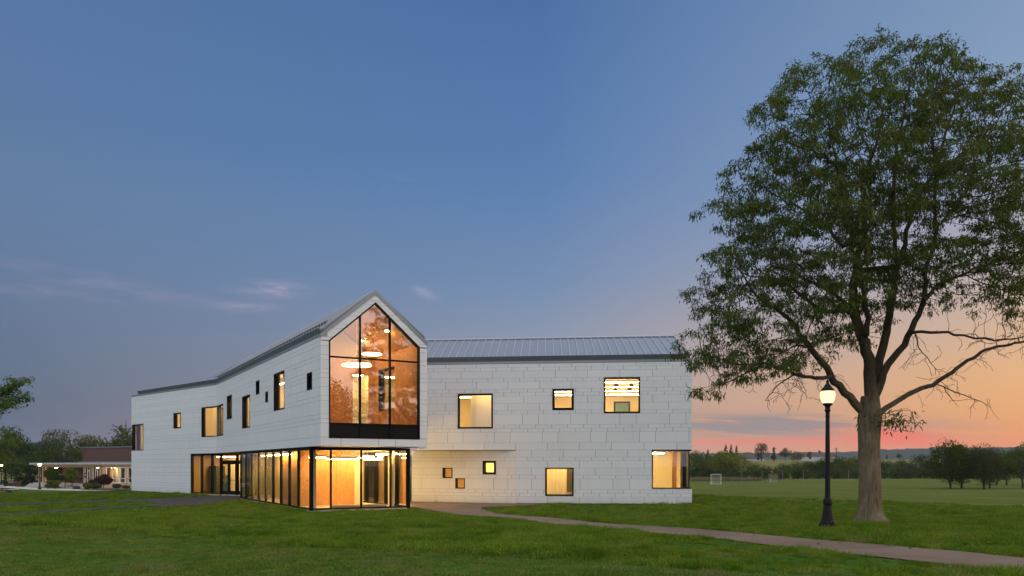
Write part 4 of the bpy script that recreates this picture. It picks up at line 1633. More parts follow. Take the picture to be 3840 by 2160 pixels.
def limb(fn, pts, dys, r0, r1):
    n = len(pts)
    dd = np.interp(np.linspace(0, 1, n), np.linspace(0, 1, len(dys)), dys)
    limbs.append((np.array([tw(*fn(*p), d) for p, d in zip(pts, dd)]), r0, r1))


# trunk and main stem
limbs.append((np.array([[TX, TY, TZ - .15], [TX, TY, TZ + .25], [TX - .01, TY, TZ + 1.2], [TX - .02, TY, TZ + 2.2], [TX + .02, TY, TZ + 3.0], [TX + .03, TY, TZ + 3.75]]), .25, .27))
limb(r7, [(1285, 1120), (1280, 1000), (1270, 850), (1245, 720), (1200, 600), (1180, 500), (1160, 420), (1160, 330), (1190, 200), (1185, 100)], [0, -.3, -.8], .30, .15)
limb(r6, [(1080, 1300), (1070, 1200), (1075, 1000), (1095, 860), (1140, 740), (1170, 640), (1180, 520)], [-.8, -1.2], .14, .04)
limb(r6, [(1075, 1150), (1120, 1160), (1105, 1060), (1110, 900), (1100, 760), (1040, 620), (1010, 420)], [-.8, .8, 1.6], .09, .03)
limb(r7, [(1290, 1080), (1305, 960), (1335, 830), (1370, 700), (1392, 560), (1420, 400), (1445, 250), (1470, 150), (1500, 60)], [0, .5, 1.2], .22, .13)
limb(r6, [(1300, 1400), (1330, 1200), (1390, 1050), (1450, 950), (1495, 870), (1540, 700), (1600, 520), (1640, 330)], [1.0, 1.8, 2.4], .12, .03)
limb(r6, [(1265, 1449), (1255, 1300), (1248, 1150), (1245, 950), (1250, 800), (1290, 650), (1330, 420), (1380, 250)], [-.6, -1.6, -2.2], .11, .03)
limb(r7, [(1250, 640), (1252, 520), (1250, 440), (1222, 330), (1210, 200), (1250, 100), (1270, 0)], [-.5, -1.2], .13, .07)
# left limbs
limb(r7, [(1240, 1180), (1120, 1060), (1020, 950), (960, 850), (880, 740), (800, 640), (740, 560), (700, 510), (620, 460), (540, 410), (480, 340), (420, 250)], [0, -.9, -2.0], .20, .035)
limb(r7, [(1005, 925), (900, 937), (820, 920), (740, 895), (650, 865), (560, 840), (450, 845), (330, 835), (250, 800), (150, 780)], [-.5, -1.4, -1.0], .095, .02)
limb(r7, [(830, 922), (770, 905), (700, 950), (640, 990), (590, 1050), (560, 1090)], [-.7, -1.8], .045, .012)
limb(r7, [(540, 845), (440, 900), (340, 955), (260, 990), (170, 1030)], [-1.1, -.2], .045, .012)
limb(r7, [(1175, 520), (1110, 475), (1010, 490), (920, 465), (830, 400), (760, 340), (700, 300), (620, 270), (520, 250), (420, 230)], [-.4, 1.0, 2.2], .12, .03)
limb(r7, [(1155, 480), (1080, 400), (980, 340), (900, 300), (800, 250), (700, 200), (600, 170)], [-.4, -1.8, -3.0], .10, .03)
limb(r7, [(870, 735), (800, 715), (720, 745), (620, 775), (500, 800)], [-1.0, -2.6], .05, .012)
limb(r6, [(1065, 1330), (1000, 1300), (960, 1330), (900, 1290), (850, 1210), (780, 1160), (700, 1100), (600, 1060), (480, 980), (380, 960)], [-.6, .5, 1.6], .10, .02)
limb(r6, [(1010, 1330), (992, 1150), (970, 1020), (930, 940), (900, 850), (830, 780), (700, 740), (540, 700)], [-.6, -2.0, -3.2], .09, .02)
limb(r6, [(930, 940), (900, 800), (880, 650), (820, 520), (760, 420)], [-1.4, -.2, 1.0], .06, .02)
# right limbs
limb(r7, [(1310, 1060), (1340, 980), (1370, 900), (1440, 780), (1520, 680), (1570, 570), (1620, 470), (1650, 370), (1650, 280), (1642, 230), (1680, 130), (1700, 60)], [0, -.6, -1.2], .18, .08)
limb(r6, [(1500, 1230), (1490, 1050), (1495, 880), (1470, 700), (1480, 520), (1500, 380), (1530, 250)], [-1.2, -2.4], .08, .025)
limb(r7, [(1635, 420), (1700, 340), (1800, 280), (1900, 230), (2000, 190), (2100, 160), (2200, 120), (2330, 50)], [-1.0, .4, 1.5], .085, .03)
limb(r7, [(1530, 640), (1600, 622), (1700, 620), (1800, 630), (1900, 655), (2050, 670), (2200, 672), (2340, 650)], [-.8, -2.2, -3.0], .075, .025)
limb(r7, [(1330, 1200), (1370, 1150), (1420, 1110), (1520, 1055), (1620, 1015), (1720, 970), (1820, 900), (1900, 850), (1980, 790), (2050, 745), (2150, 725), (2250, 705), (2340, 680), (2480, 630)], [0, 1.0, 2.4], .13, .04)
limb(r7, [(1720, 978), (1790, 1000), (1795, 1060), (1850, 1110), (1870, 1130)], [.9, .4], .035, .010)
limb(r7, [(1800, 1010), (1900, 1050), (2000, 1080), (2080, 1130), (2150, 1220)], [.8, .0], .03, .006)
limb(r7, [(1580, 640), (1600, 720), (1640, 790), (1700, 850), (1740, 900)], [-1.2, -2.4], .035, .008)
limb(r7, [(1350, 1180), (1400, 1170), (1460, 1160), (1530, 1140)], [0, -.8], .03, .008)
limb(r6, [(1520, 1200), (1600, 1100), (1700, 970), (1800, 920), (1900, 900), (2000, 880)], [-1.4, .6, 2.0], .07, .02)
limb(r6, [(1450, 950), (1560, 850), (1700, 740), (1850, 640), (1980, 560)], [1.4, 2.8], .06, .02)

nodes, par, fixr, ext = [], [], [], []
for li, (P, r0, r1) in enumerate(limbs):
    d = np.concatenate([[0], np.cumsum(np.linalg.norm(np.diff(P, axis=0), axis=1))])
    n = max(3, int(d[-1] / .26) + 1)
    q = np.linspace(0, d[-1], n)
    pts = np.stack([np.interp(q, d, P[:, k]) for k in range(3)], -1)
    if li > 0:
        pts[1:-1] += rng.normal(0, .025, (n - 2, 3))
    for i in range(n):
        if i == 0:
            if li == 0:
                pr_ = -1
            else:
                A = np.array(nodes)
                pr_ = int(np.argmin(((A - pts[0]) ** 2).sum(1)))
        else:
            pr_ = len(nodes) - 1
        nodes.append(pts[i])
        par.append(pr_)
        fixr.append(r0 + (r1 - r0) * i / (n - 1))
n_limb = len(nodes)

# crown outline in photo pixels; clumps of foliage are sampled inside it
OUT = np.array([(1740, 900), (1752, 850), (1790, 822), (1748, 765), (1792, 720), (1803, 650), (1838, 608), (1800, 492), (1852, 442), (1832, 402), (1880, 372), (1876, 340),
                (1922, 322), (1910, 262), (1962, 238), (1968, 190), (2012, 184), (2024, 152), (2085, 148), (2120, 118), (2150, 128), (2200, 112), (2252, 98), (2345, 88), (2362, 112),
                (2420, 128), (2442, 152), (2500, 158), (2545, 178), (2600, 215), (2660, 300), (2700, 420), (2710, 560), (2680, 700), (2600, 790), (2540, 800), (2480, 740), (2440, 690),
                (2400, 760), (2330, 800), (2270, 760), (2240, 800), (2190, 830), (2140, 850), (2090, 890), (2010, 930), (1960, 900), (1930, 960), (1880, 930), (1850, 985), (1800, 960), (1765, 1000), (1745, 950)], float) * 1.4907


def inside(poly, x, y):
    x, y = np.asarray(x), np.asarray(y)
    r = np.zeros(x.shape, bool)
    j = len(poly) - 1
    for i in range(len(poly)):
        xi, yi, xj, yj = poly[i][0], poly[i][1], poly[j][0], poly[j][1]
        c = ((yi > y) != (yj > y)) & (x < (xj - xi) * (y - yi) / (yj - yi + 1e-12) + xi)
        r ^= c
        j = i
    return r


def vnoise(p, s):
    """cheap smooth 3D noise from summed sines"""
    q = p * s
    return (np.sin(q[:, 0] * 1.7 + 1.3 * np.sin(q[:, 1] * 1.1 + .5)) + np.sin(q[:, 1] * 1.9 + 1.1 * np.sin(q[:, 2] * 1.3)) + np.sin(q[:, 2] * 2.3 + 1.2 * np.sin(q[:, 0] * .9 + 2.0))) / 3


def edge_dist(poly, u, v):
    best = np.full(len(u), 1e9)
    for i in range(len(poly)):
        a, b = poly[i], poly[(i + 1) % len(poly)]
        d = b - a
        q = np.clip(((u - a[0]) * d[0] + (v - a[1]) * d[1]) / (d @ d), 0, 1)
        best = np.minimum(best, np.hypot(u - a[0] - q * d[0], v - a[1] - q * d[1]))
    return best


lobes = []
per = np.concatenate([OUT, OUT[:1]])
dd_ = np.concatenate([[0], np.cumsum(np.hypot(*np.diff(per, axis=0).T))])
cen = np.array([3330.0, 760.0])
q_ = 0.0
while q_ < dd_[-1]:
    u_, v_ = np.interp(q_, dd_, per[:, 0]), np.interp(q_, dd_, per[:, 1])
    k_ = cen - np.array([u_, v_])
    k_ /= np.hypot(*k_)
    ins_ = rng.uniform(10, 70)
    lobes.append((u_ + k_[0] * ins_, v_ + k_[1] * ins_, rng.normal(0, 1.0)))
    q_ += rng.uniform(70, 120)
tries = 0
while len(lobes) < 300 and tries < 30000:
    tries += 1
    u_, v_ = rng.uniform(2600, 4030), rng.uniform(150, 1440)
    if not inside(OUT, np.array([u_]), np.array([v_]))[0]:
        continue
    e_ = edge_dist(OUT, np.array([u_]), np.array([v_]))[0]
    if e_ < 45:
        continue
    lowr = np.clip((v_ - 1100) / 250, 0, 1) * np.clip((u_ - 2950) / 300, 0, 1)
    if rng.random() < .72 * lowr:
        continue
    hf = min(4.6, .5 + 1.9 * math.sqrt(e_ / PXM))
    d_ = rng.uniform(-1, 1)
    d_ = math.copysign(abs(d_) ** .7, d_) * hf
    if any((abs(u_ - a_) / 118) ** 2 + (abs(v_ - b_) / 64) ** 2 + (abs(d_ - c_) / 1.35) ** 2 < 1 for a_, b_, c_ in lobes):
        continue
    lobes.append((u_, v_, d_))
AT = []
for (u_, v_, d_) in lobes:
    c_ = tw(u_, v_, d_)
    a_ = rng.uniform(.52, 1.0)
    h_ = rng.uniform(.16, .30)
    n_ = int(22 * (a_ / .7) ** 2) + 6
    r_ = np.sqrt(rng.random(n_))
    th = rng.uniform(0, 6.283, n_)
    AT.append(c_ + np.column_stack([a_ * r_ * np.cos(th), a_ * r_ * np.sin(th), h_ * (1 - 1.7 * r_ ** 2)]) + rng.normal(0, .07, (n_, 3)))
AT = np.concatenate(AT)


def colonise(nodes, par, AT, step=.24, infl=2.2, kill=.27, iters=80):
    N = np.array(nodes)
    P = list(par)
    act = np.ones(len(AT), bool)
    nd = np.full(len(AT), 1e9)
    ni = np.zeros(len(AT), int)
    for c0 in range(0, len(N), 400):
        D = ((AT[:, None, :] - N[None, c0:c0 + 400, :]) ** 2).sum(-1)
        k = D.argmin(1)
        d = D[np.arange(len(AT)), k]
        b = d < nd
        nd[b] = d[b]
        ni[b] = k[b] + c0
    cnt = np.zeros(200000, int)
    for it in range(iters):
        use = act & (nd < infl ** 2)
        if not use.any():
            infl *= 1.5
            if infl > 12:
                break
            continue
        src = ni[use]
        v = AT[use] - N[src]
        v /= np.linalg.norm(v, axis=1)[:, None] + 1e-9
        un, inv = np.unique(src, return_inverse=True)
        acc = np.zeros((len(un), 3))
        np.add.at(acc, inv, v)
        L_ = np.linalg.norm(acc, axis=1)
        g = (L_ > .15) & (cnt[un] < 3)
        un, acc = un[g], acc[g] / L_[g][:, None]
        if not len(un):
            break
        cnt[un] += 1
        acc += rng.normal(0, .16, acc.shape)
        acc /= np.linalg.norm(acc, axis=1)[:, None]
        new = N[un] + acc * step
        b0 = len(N)
        N = np.concatenate([N, new])
        P += list(un)
        for c0 in range(0, len(new), 500):
            D = ((AT[:, None, :] - new[None, c0:c0 + 500, :]) ** 2).sum(-1)
            k = D.argmin(1)
            d = D[np.arange(len(AT)), k]
            b = d < nd
            nd[b] = d[b]
            ni[b] = k[b] + c0 + b0
        act &= nd > kill ** 2
    return N, np.array(P)


N, P = colonise(nodes, par, AT)
n_col = len(N)
# fine twigs at the ends, drooping
kids = np.zeros(len(N), int)
for i, p_ in enumerate(P):
    if p_ >= 0:
        kids[p_] += 1
hgt = np.zeros(len(N), int)
for i in range(len(N) - 1, -1, -1):
    if P[i] >= 0:
        hgt[P[i]] = max(hgt[P[i]], hgt[i] + 1)
tips = [i for i in range(n_limb, n_col) if hgt[i] <= 1]
Nl, Pl_ = list(N), list(P)
for i in tips:
    d0 = N[i] - N[P[i]]
    d0 /= np.linalg.norm(d0) + 1e-9
    for _ in range(2 if hgt[i] == 0 else 1):
        b = i
        d = d0 + rng.normal(0, .65, 3)
        for s_ in range(1):
            d = d / np.linalg.norm(d)
            d[2] -= .22
            Nl.append(Nl[b] + d * .12)
            Pl_.append(b)
            b = len(Nl) - 1
# bare dead twigs along the low limbs
dead0 = len(Nl)
for i in range(n_limb):
    z = nodes[i][2] - TZ
    u_, v_ = 1920 + 2987 * nodes[i][0] / nodes[i][1], 0
    if 3.6 < z < 8.2 and fixr[i] < .11 and rng.random() < .75:
        for _ in range(int(rng.integers(1, 3))):
            b = i
            d = rng.normal(0, 1, 3) * np.array([1, .8, .5])
            d[2] -= .35
            for s_ in range(int(rng.integers(3, 9))):
                d = d / np.linalg.norm(d)
                Nl.append(Nl[b] + d * .15)
                Pl_.append(b)
                b = len(Nl) - 1
                if rng.random() < .4:
                    dd = d + rng.normal(0, .7, 3)
                    dd /= np.linalg.norm(dd)
                    Nl.append(Nl[b] + dd * .16)
                    Pl_.append(b)
                d = d + rng.normal(0, .38, 3) + np.array([0, 0, -.16])
N, P = np.array(Nl), np.array(Pl_)
nn = len(N)
# radii by the pipe model, kept at least as thick as the traced limbs
rad2 = np.zeros(nn)
for i in range(nn - 1, -1, -1):
    if rad2[i] == 0:
        rad2[i] = .0048 ** 2.3
    if P[i] >= 0:
        rad2[P[i]] += rad2[i]
rad = rad2 ** (1 / 2.3)
rad[:n_limb] = np.array(fixr) * .72
rad[n_limb:] = np.minimum(rad[n_limb:], .055)
rad = np.maximum(rad, .0042)
rad[dead0:] = np.maximum(rad[dead0:], .007)


def skeleton_mesh(name, N, P, rad, m, ks=(9, 5, 3), base=None):
    """tubes along chains of a branching skeleton"""
    ch = [[] for _ in range(len(N))]
    for i, p_ in enumerate(P):
        if p_ >= 0:
            ch[p_].append(i)
    V, Q4 = [], []
    off = 0
    starts = [i for i in range(len(N)) if P[i] < 0]
    stack = [(s, -1) for s in starts]
    while stack:
        s, fr_ = stack.pop()
        chain = ([fr_] if fr_ >= 0 else []) + [s]
        while ch[chain[-1]]:
            c = sorted(ch[chain[-1]], key=lambda q: -rad[q])
            for o_ in c[1:]:
                stack.append((o_, chain[-1]))
            chain.append(c[0])
        if len(chain) < 2:
            continue
        pts = N[chain]
        rr = rad[chain].copy()
        if fr_ >= 0:
            rr[0] = min(rr[0], rr[1] * 1.25)
        rm = rr.max()
        k = ks[0] if rm > .10 else (ks[1] if rm > .02 else ks[2])
        t = np.zeros_like(pts)
        t[1:-1] = pts[2:] - pts[:-2]
        t[0], t[-1] = pts[1] - pts[0], pts[-1] - pts[-2]
        t /= np.linalg.norm(t, axis=1)[:, None] + 1e-9
        ref = np.array([.31, .87, .38])
        a = np.cross(t, ref)
        a /= np.linalg.norm(a, axis=1)[:, None] + 1e-9
        b = np.cross(t, a)
        an = np.arange(k) * 2 * np.pi / k
        ring = pts[:, None, :] + rr[:, None, None] * (a[:, None, :] * np.cos(an)[None, :, None] + b[:, None, :] * np.sin(an)[None, :, None])
        V.append(ring.reshape(-1, 3))
        I = off + np.arange(len(chain) * k).reshape(len(chain), k)
        J = np.roll(I, -1, axis=1)
        Q4.append(np.stack([I[:-1], J[:-1], J[1:], I[1:]], -1).reshape(-1, 4))
        off += len(chain) * k
    V = np.concatenate(V)
    if base is not None:
        V = V - np.array(base)
    return np_mesh(name, V, np.concatenate(Q4), [m], smooth=True)


tree = empty('honey_locust_tree', (TX, TY, TZ), label='huge spreading tree with fine drooping leaves beside the lamp post', cat='tree')
# the trunk itself, with a flared, lobed root collar
tb = MB()
K = 48
prof = [(-.12, 2.05), (.0, 1.92), (.07, 1.74), (.16, 1.50), (.28, 1.30), (.45, 1.14), (.7, 1.02), (1.1, .99), (1.6, .97), (2.2, .96), (2.7, .97), (3.1, 1.02), (3.45, 1.10), (3.8, .95), (4.2, .80)]
R0 = .345
vv = []
for z, s_ in prof:
    for j in range(K):
        an = 2 * math.pi * j / K
        fl_ = max(0, s_ - 1.0)
        lob = 1 + (.30 * fl_ / .75) * (math.sin(an * 4 + .6) * .6 + math.sin(an * 7 + 1.9) * .5) if z < .6 else 1
        lob *= 1 + .022 * math.sin(an * 9 + z * 1.1) + .015 * math.sin(an * 5 - z * 2.3) + .012 * math.sin(an * 17 + z * 3)
        r_ = R0 * s_ * lob
        vv.append((r_ * math.cos(an) + .012 * math.sin(z * 1.7), r_ * math.sin(an), z))
I = np.arange(len(vv)).reshape(len(prof), K)
J = np.roll(I, -1, axis=1)
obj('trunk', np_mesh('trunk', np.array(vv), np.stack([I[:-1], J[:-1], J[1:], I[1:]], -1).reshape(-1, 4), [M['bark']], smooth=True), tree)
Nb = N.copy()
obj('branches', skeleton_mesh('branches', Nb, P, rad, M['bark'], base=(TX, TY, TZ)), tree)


def strips(roots, dirs, length, width, seg=3, droop=.5, fold=True):
    """arching leaf strips: arrays of roots (n,3), unit dirs (n,3)"""
    n = len(roots)
    pts = [roots]
    d = dirs.copy()
    for s_ in range(seg):
        d = d / (np.linalg.norm(d, axis=1)[:, None] + 1e-9)
        pts.append(pts[-1] + d * (length[:, None] / seg))
        d = d.copy()
        d[:, 2] -= droop
    side = np.cross(dirs, rng.normal(0, 1, (n, 3)) * .5 + np.array([0, 0, 1.0]))
    side /= np.linalg.norm(side, axis=1)[:, None] + 1e-9
    wp = np.interp(np.linspace(0, 1, seg + 1), [0, .35, .75, 1], [.35, 1, .8, .08])
    V = np.zeros((n, seg + 1, 2, 3))
    for k in range(seg + 1):
        V[:, k, 0] = pts[k] - side * (width[:, None] * .5 * wp[k])
        V[:, k, 1] = pts[k] + side * (width[:, None] * .5 * wp[k])
    V = V.reshape(-1, 3)
    b = (np.arange(n) * (seg + 1) * 2)[:, None]
    F_ = []
    for k in range(seg):
        F_.append(np.stack([b[:, 0] + 2 * k, b[:, 0] + 2 * k + 1, b[:, 0] + 2 * k + 3, b[:, 0] + 2 * k + 2], -1))
    return V, np.concatenate(F_)


lt = np.array([i for i in range(n_col, dead0)] + [i for i in range(n_limb, n_col) if hgt[i] <= 2])
uu = 1920 + 2987 * N[lt][:, 0] / N[lt][:, 1]
vvv = 1745 - 2987 * (N[lt][:, 2] - 2.2) / N[lt][:, 1]
# foliage thins out low down and on the right, under the long bare limb
pk = np.ones(len(lt))
pk *= 1 - .45 * np.clip((vvv - 1000) / 350, 0, 1) * np.clip((uu - 2950) / 200, 0, 1)
pk *= 1 - .65 * np.clip((uu - 3350) / 150, 0, 1) * np.clip((vvv - 1190) / 120, 0, 1)
lt = lt[rng.random(len(lt)) < pk]
rep = 15
root = np.repeat(N[lt], rep, axis=0) + rng.normal(0, 1, (len(lt) * rep, 3)) * np.array([.10, .10, .045])
dr_ = N[lt] - N[P[lt]]
dr_ /= np.linalg.norm(dr_, axis=1)[:, None] + 1e-9
dr_ = np.repeat(dr_, rep, axis=0) * .5 + rng.normal(0, .75, (len(root), 3))
dr_[:, 2] -= .12
dr_ /= np.linalg.norm(dr_, axis=1)[:, None]
LV, LF = strips(root, dr_, rng.uniform(.09, .19, len(root)), rng.uniform(.026, .044, len(root)), 3, .75)
print('locust', nn, len(root), len(lobes))
lowtuft = np.array([TX + .55, TY - .5, TZ + 3.35])
rt_ = lowtuft + rng.normal(0, 1, (260, 3)) * np.array([.38, .3, .16])
dd_ = rng.normal(0, 1, (260, 3))
dd_ /= np.linalg.norm(dd_, axis=1)[:, None]
LV2, LF2 = strips(rt_, dd_, rng.uniform(.14, .26, 260), rng.uniform(.035, .06, 260), 3, .6)
LVa = np.concatenate([LV, LV2]) - np.array([TX, TY, TZ])
LFa = np.concatenate([LF, LF2 + len(LV)])
obj('crown', np_mesh('crown', LVa, LFa, [M['locust']]), tree)
pi_ = lt[rng.random(len(lt)) < .035]
pr_ = N[pi_]
pd_ = np.tile(np.array([0, 0, -1.0]), (len(pr_), 1)) + rng.normal(0, .2, (len(pr_), 3))
PV, PF = strips(pr_, pd_, rng.uniform(.2, .36, len(pr_)), rng.uniform(.03, .05, len(pr_)), 3, .1)
obj('seed_pods', np_mesh('seed_pods', PV - np.array([TX, TY, TZ]), PF, [M['pod']]), tree)['kind'] = 'stuff'


# ------------------------------------------------------------------ other trees
def leaf_cloud(centers, radii, n, size, flat=1.0, shell=.55):
    """leaf-sized quads scattered in a cloud of overlapping clumps"""
    centers = np.asarray(centers, float)
    radii = np.asarray(radii, float)
    w_ = radii ** 2
    k = rng.choice(len(centers), n, p=w_ / w_.sum())
    d = rng.normal(0, 1, (n, 3))
    d /= np.linalg.norm(d, axis=1)[:, None]
    rr = shell + (1 - shell) * rng.random(n) ** .6
    rr *= 1 + rng.normal(0, .10, n)
    p = centers[k] + d * (radii[k] * rr)[:, None] * np.array([1, 1, flat])
    nrm = d * .6 + rng.normal(0, .6, (n, 3)) + np.array([0, 0, .25])
    nrm /= np.linalg.norm(nrm, axis=1)[:, None]
    a = np.cross(nrm, rng.normal(0, 1, (n, 3)))
    a /= np.linalg.norm(a, axis=1)[:, None] + 1e-9
    b = np.cross(nrm, a)
    s1 = size * rng.uniform(.6, 1.35, n)[:, None]
    s2 = s1 * rng.uniform(.5, .8, n)[:, None]
    V = np.stack([p - a * s1, p - b * s2 * .9 + a * s1 * .1, p + a * s1, p + b * s2 * .9 + a * s1 * .1], 1).reshape(-1, 3)
    F_ = np.arange(n * 4).reshape(n, 4)
    return V, F_


def crown_clumps(shape, k):
    """unit-height tree: crown clump centres and radii, z from 0 to 1"""
    C, Rr = [], []
    for i in range(k):
        if shape == 'conifer':
            z = rng.uniform(.12, .98)
            r = .26 * (1 - z) + .01
            an = rng.uniform(0, 6.283)
            C.append((r * .75 * math.cos(an), r * .75 * math.sin(an), z))
            Rr.append(.035 + .085 * (1 - z))
            continue
        while True:
            q = rng.uniform(-1, 1, 3)
            if .2 < q @ q < 1:
                break
        if shape == 'round':
            C.append((q[0] * .36, q[1] * .36, .56 + q[2] * .34))
            Rr.append(rng.uniform(.10, .17))
        elif shape == 'broad':
            C.append((q[0] * .46, q[1] * .46, .60 + q[2] * .28 - .10 * (q[0] ** 2 + q[1] ** 2)))
            Rr.append(rng.uniform(.09, .17))
        elif shape == 'hedge':
            C.append((q[0] * .52, q[1] * .40, .47 + q[2] * .40))
            Rr.append(rng.uniform(.11, .19))
        elif shape == 'tall':
            C.append((q[0] * .27, q[1] * .27, .54 + q[2] * .40))
            Rr.append(rng.uniform(.07, .14))
        elif shape == 'fan':
            q = q / np.linalg.norm(q) * rng.uniform(.55, 1.0)
            z = .51 + q[2] * .385
            f_ = .88 + .12 * min(1, max(0, (z - .15) / .35))
            C.append((q[0] * .42 * f_, q[1] * .42 * f_, z))
            Rr.append(rng.uniform(.09, .14))
        elif shape == 'bush':
            C.append((q[0] * .62, q[1] * .62, .42 + q[2] * .36))
            Rr.append(rng.uniform(.15, .26))
        elif shape == 'airy':
            C.append((q[0] * .36, q[1] * .36, .58 + q[2] * .36))
            Rr.append(rng.uniform(.05, .11))
    return C, Rr


def limb_mesh(shape, h0=.10, m=None):
    pts, pr_, rd = [(0, 0, -.03), (0, 0, h0)], [-1, 0], [.022, .019]
    top = .9 if shape in ('conifer', 'tall') else .62
    n = 6
    for i in range(n):
        pts.append((rng.normal(0, .012), rng.normal(0, .012), h0 + (top - h0) * (i + 1) / n))
        pr_.append(len(pts) - 2)
        rd.append(.019 * (1 - (i + 1) / (n + 1)))
    trunk_n = len(pts)
    if shape != 'conifer':
        for j in range(9):
            b = int(rng.integers(1, trunk_n - 1))
            an = rng.uniform(0, 6.283)
            d = np.array([math.cos(an) * .6, math.sin(an) * .6, .75])
            for s_ in range(4):
                pts.append(tuple(np.array(pts[b]) + d * .085))
                pr_.append(b)
                rd.append(.010 * (1 - s_ * .2))
                b = len(pts) - 1
                d = d + rng.normal(0, .2, 3)
                d /= np.linalg.norm(d)
    return skeleton_mesh('trunk', np.array(pts), np.array(pr_), np.array(rd), M['bark_dark'], ks=(6, 5, 4))


VAR = {}
for shape, kcl, nl, sz, fl_, she in (('round', 60, 3400, .020, .9, .6), ('broad', 46, 3000, .022, .8, .6), ('tall', 44, 2800, .018, 1.0, .5), ('fan', 170, 8000, .015, 1.0, .45),
                                     ('hedge', 60, 3600, .024, .9, .6), ('bush', 22, 1500, .034, .9, .6), ('airy', 60, 1500, .018, .9, .4), ('conifer', 90, 2600, .022, .45, .3)):
    VAR[shape] = []
    for k in range(2):
        C, Rr = crown_clumps(shape, kcl)
        V_, F_ = leaf_cloud(C, Rr, nl, sz, fl_, she)
        VAR[shape].append((np_mesh('crown', V_, F_, [M['midgreen']]), limb_mesh(shape, .13 if shape == 'fan' else .12)))


def far_tree(name, shape, x, y, h, mat, label, cat='tree', group=None, wide=1.0, z=None, k=None, trunk=True):
    k = int(rng.integers(0, 2)) if k is None else k
    cm, tm = VAR[shape][k]
    e = empty(name, (x, y, gzf(x, y) if z is None else z), rng.uniform(0, 6.283), label, cat, group)
    c = obj('crown', cm, e)
    c.scale = (h * wide, h * wide, h)
    c.material_slots[0].link = 'OBJECT'
    c.material_slots[0].material = M[mat]
    if trunk:
        t_ = obj('trunk', tm, e)
        t_.scale = (h, h, h)
    return e


def at(u, Y):
    return (u - 1920) / 2987.0 * Y


def tz(v, Y):
    return 2.2 + (1745 - v) / 2987.0 * Y


# two big clipped-looking ornamental trees and their neighbours on the right of the field
far_tree('ornamental_tree', 'fan', at(3564, 116), 116, 7.7, 'ornamental', 'largest dense dark rounded tree on the field right of the big trunk', wide=1.02, k=0)
far_tree('ornamental_tree', 'fan', at(3606, 120), 120, 7.4, 'ornamental', 'dark rounded tree merging with the right side of the largest one', wide=.86, k=1)
far_tree('ornamental_tree', 'fan', at(3690, 114), 114, 7.0, 'russet', 'russet tinged rounded tree right of the dark pair', wide=.78, k=0)
far_tree('ornamental_tree', 'fan', at(3712, 121), 121, 6.6, 'russet', 'russet tree half hidden behind its twin', wide=.7, k=1)
lean_t = far_tree('leaning_tree', 'tall', at(3775, 140), 140, 6.6, 'yelgreen', 'bright green leaning tree right of the russet trees', wide=1.0)
ln = MB()
ln.tube([(at(3735, 139), 139, gzf(at(3735, 139), 139)), (at(3752, 139), 139, 1.0 - .2), (at(3765, 139), 139, 1.9)], [.17, .14, .09], 7)
lo_ = ln.build('leaning_stem', M['bark_dark'], lean_t)
lo_.matrix_parent_inverse = (Matrix.Translation(lean_t.location) @ lean_t.rotation_euler.to_matrix().to_4x4()).inverted()
far_tree('edge_tree', 'broad', at(3835, 118), 118, 6.8, 'dkgreen', 'dark tree cut by the right edge of the photo', wide=1.0)
far_tree('edge_tree', 'round', at(3885, 135), 135, 8.4, 'bluegreen', 'tall tree filling the right edge of the photo behind the dark one', wide=.9)

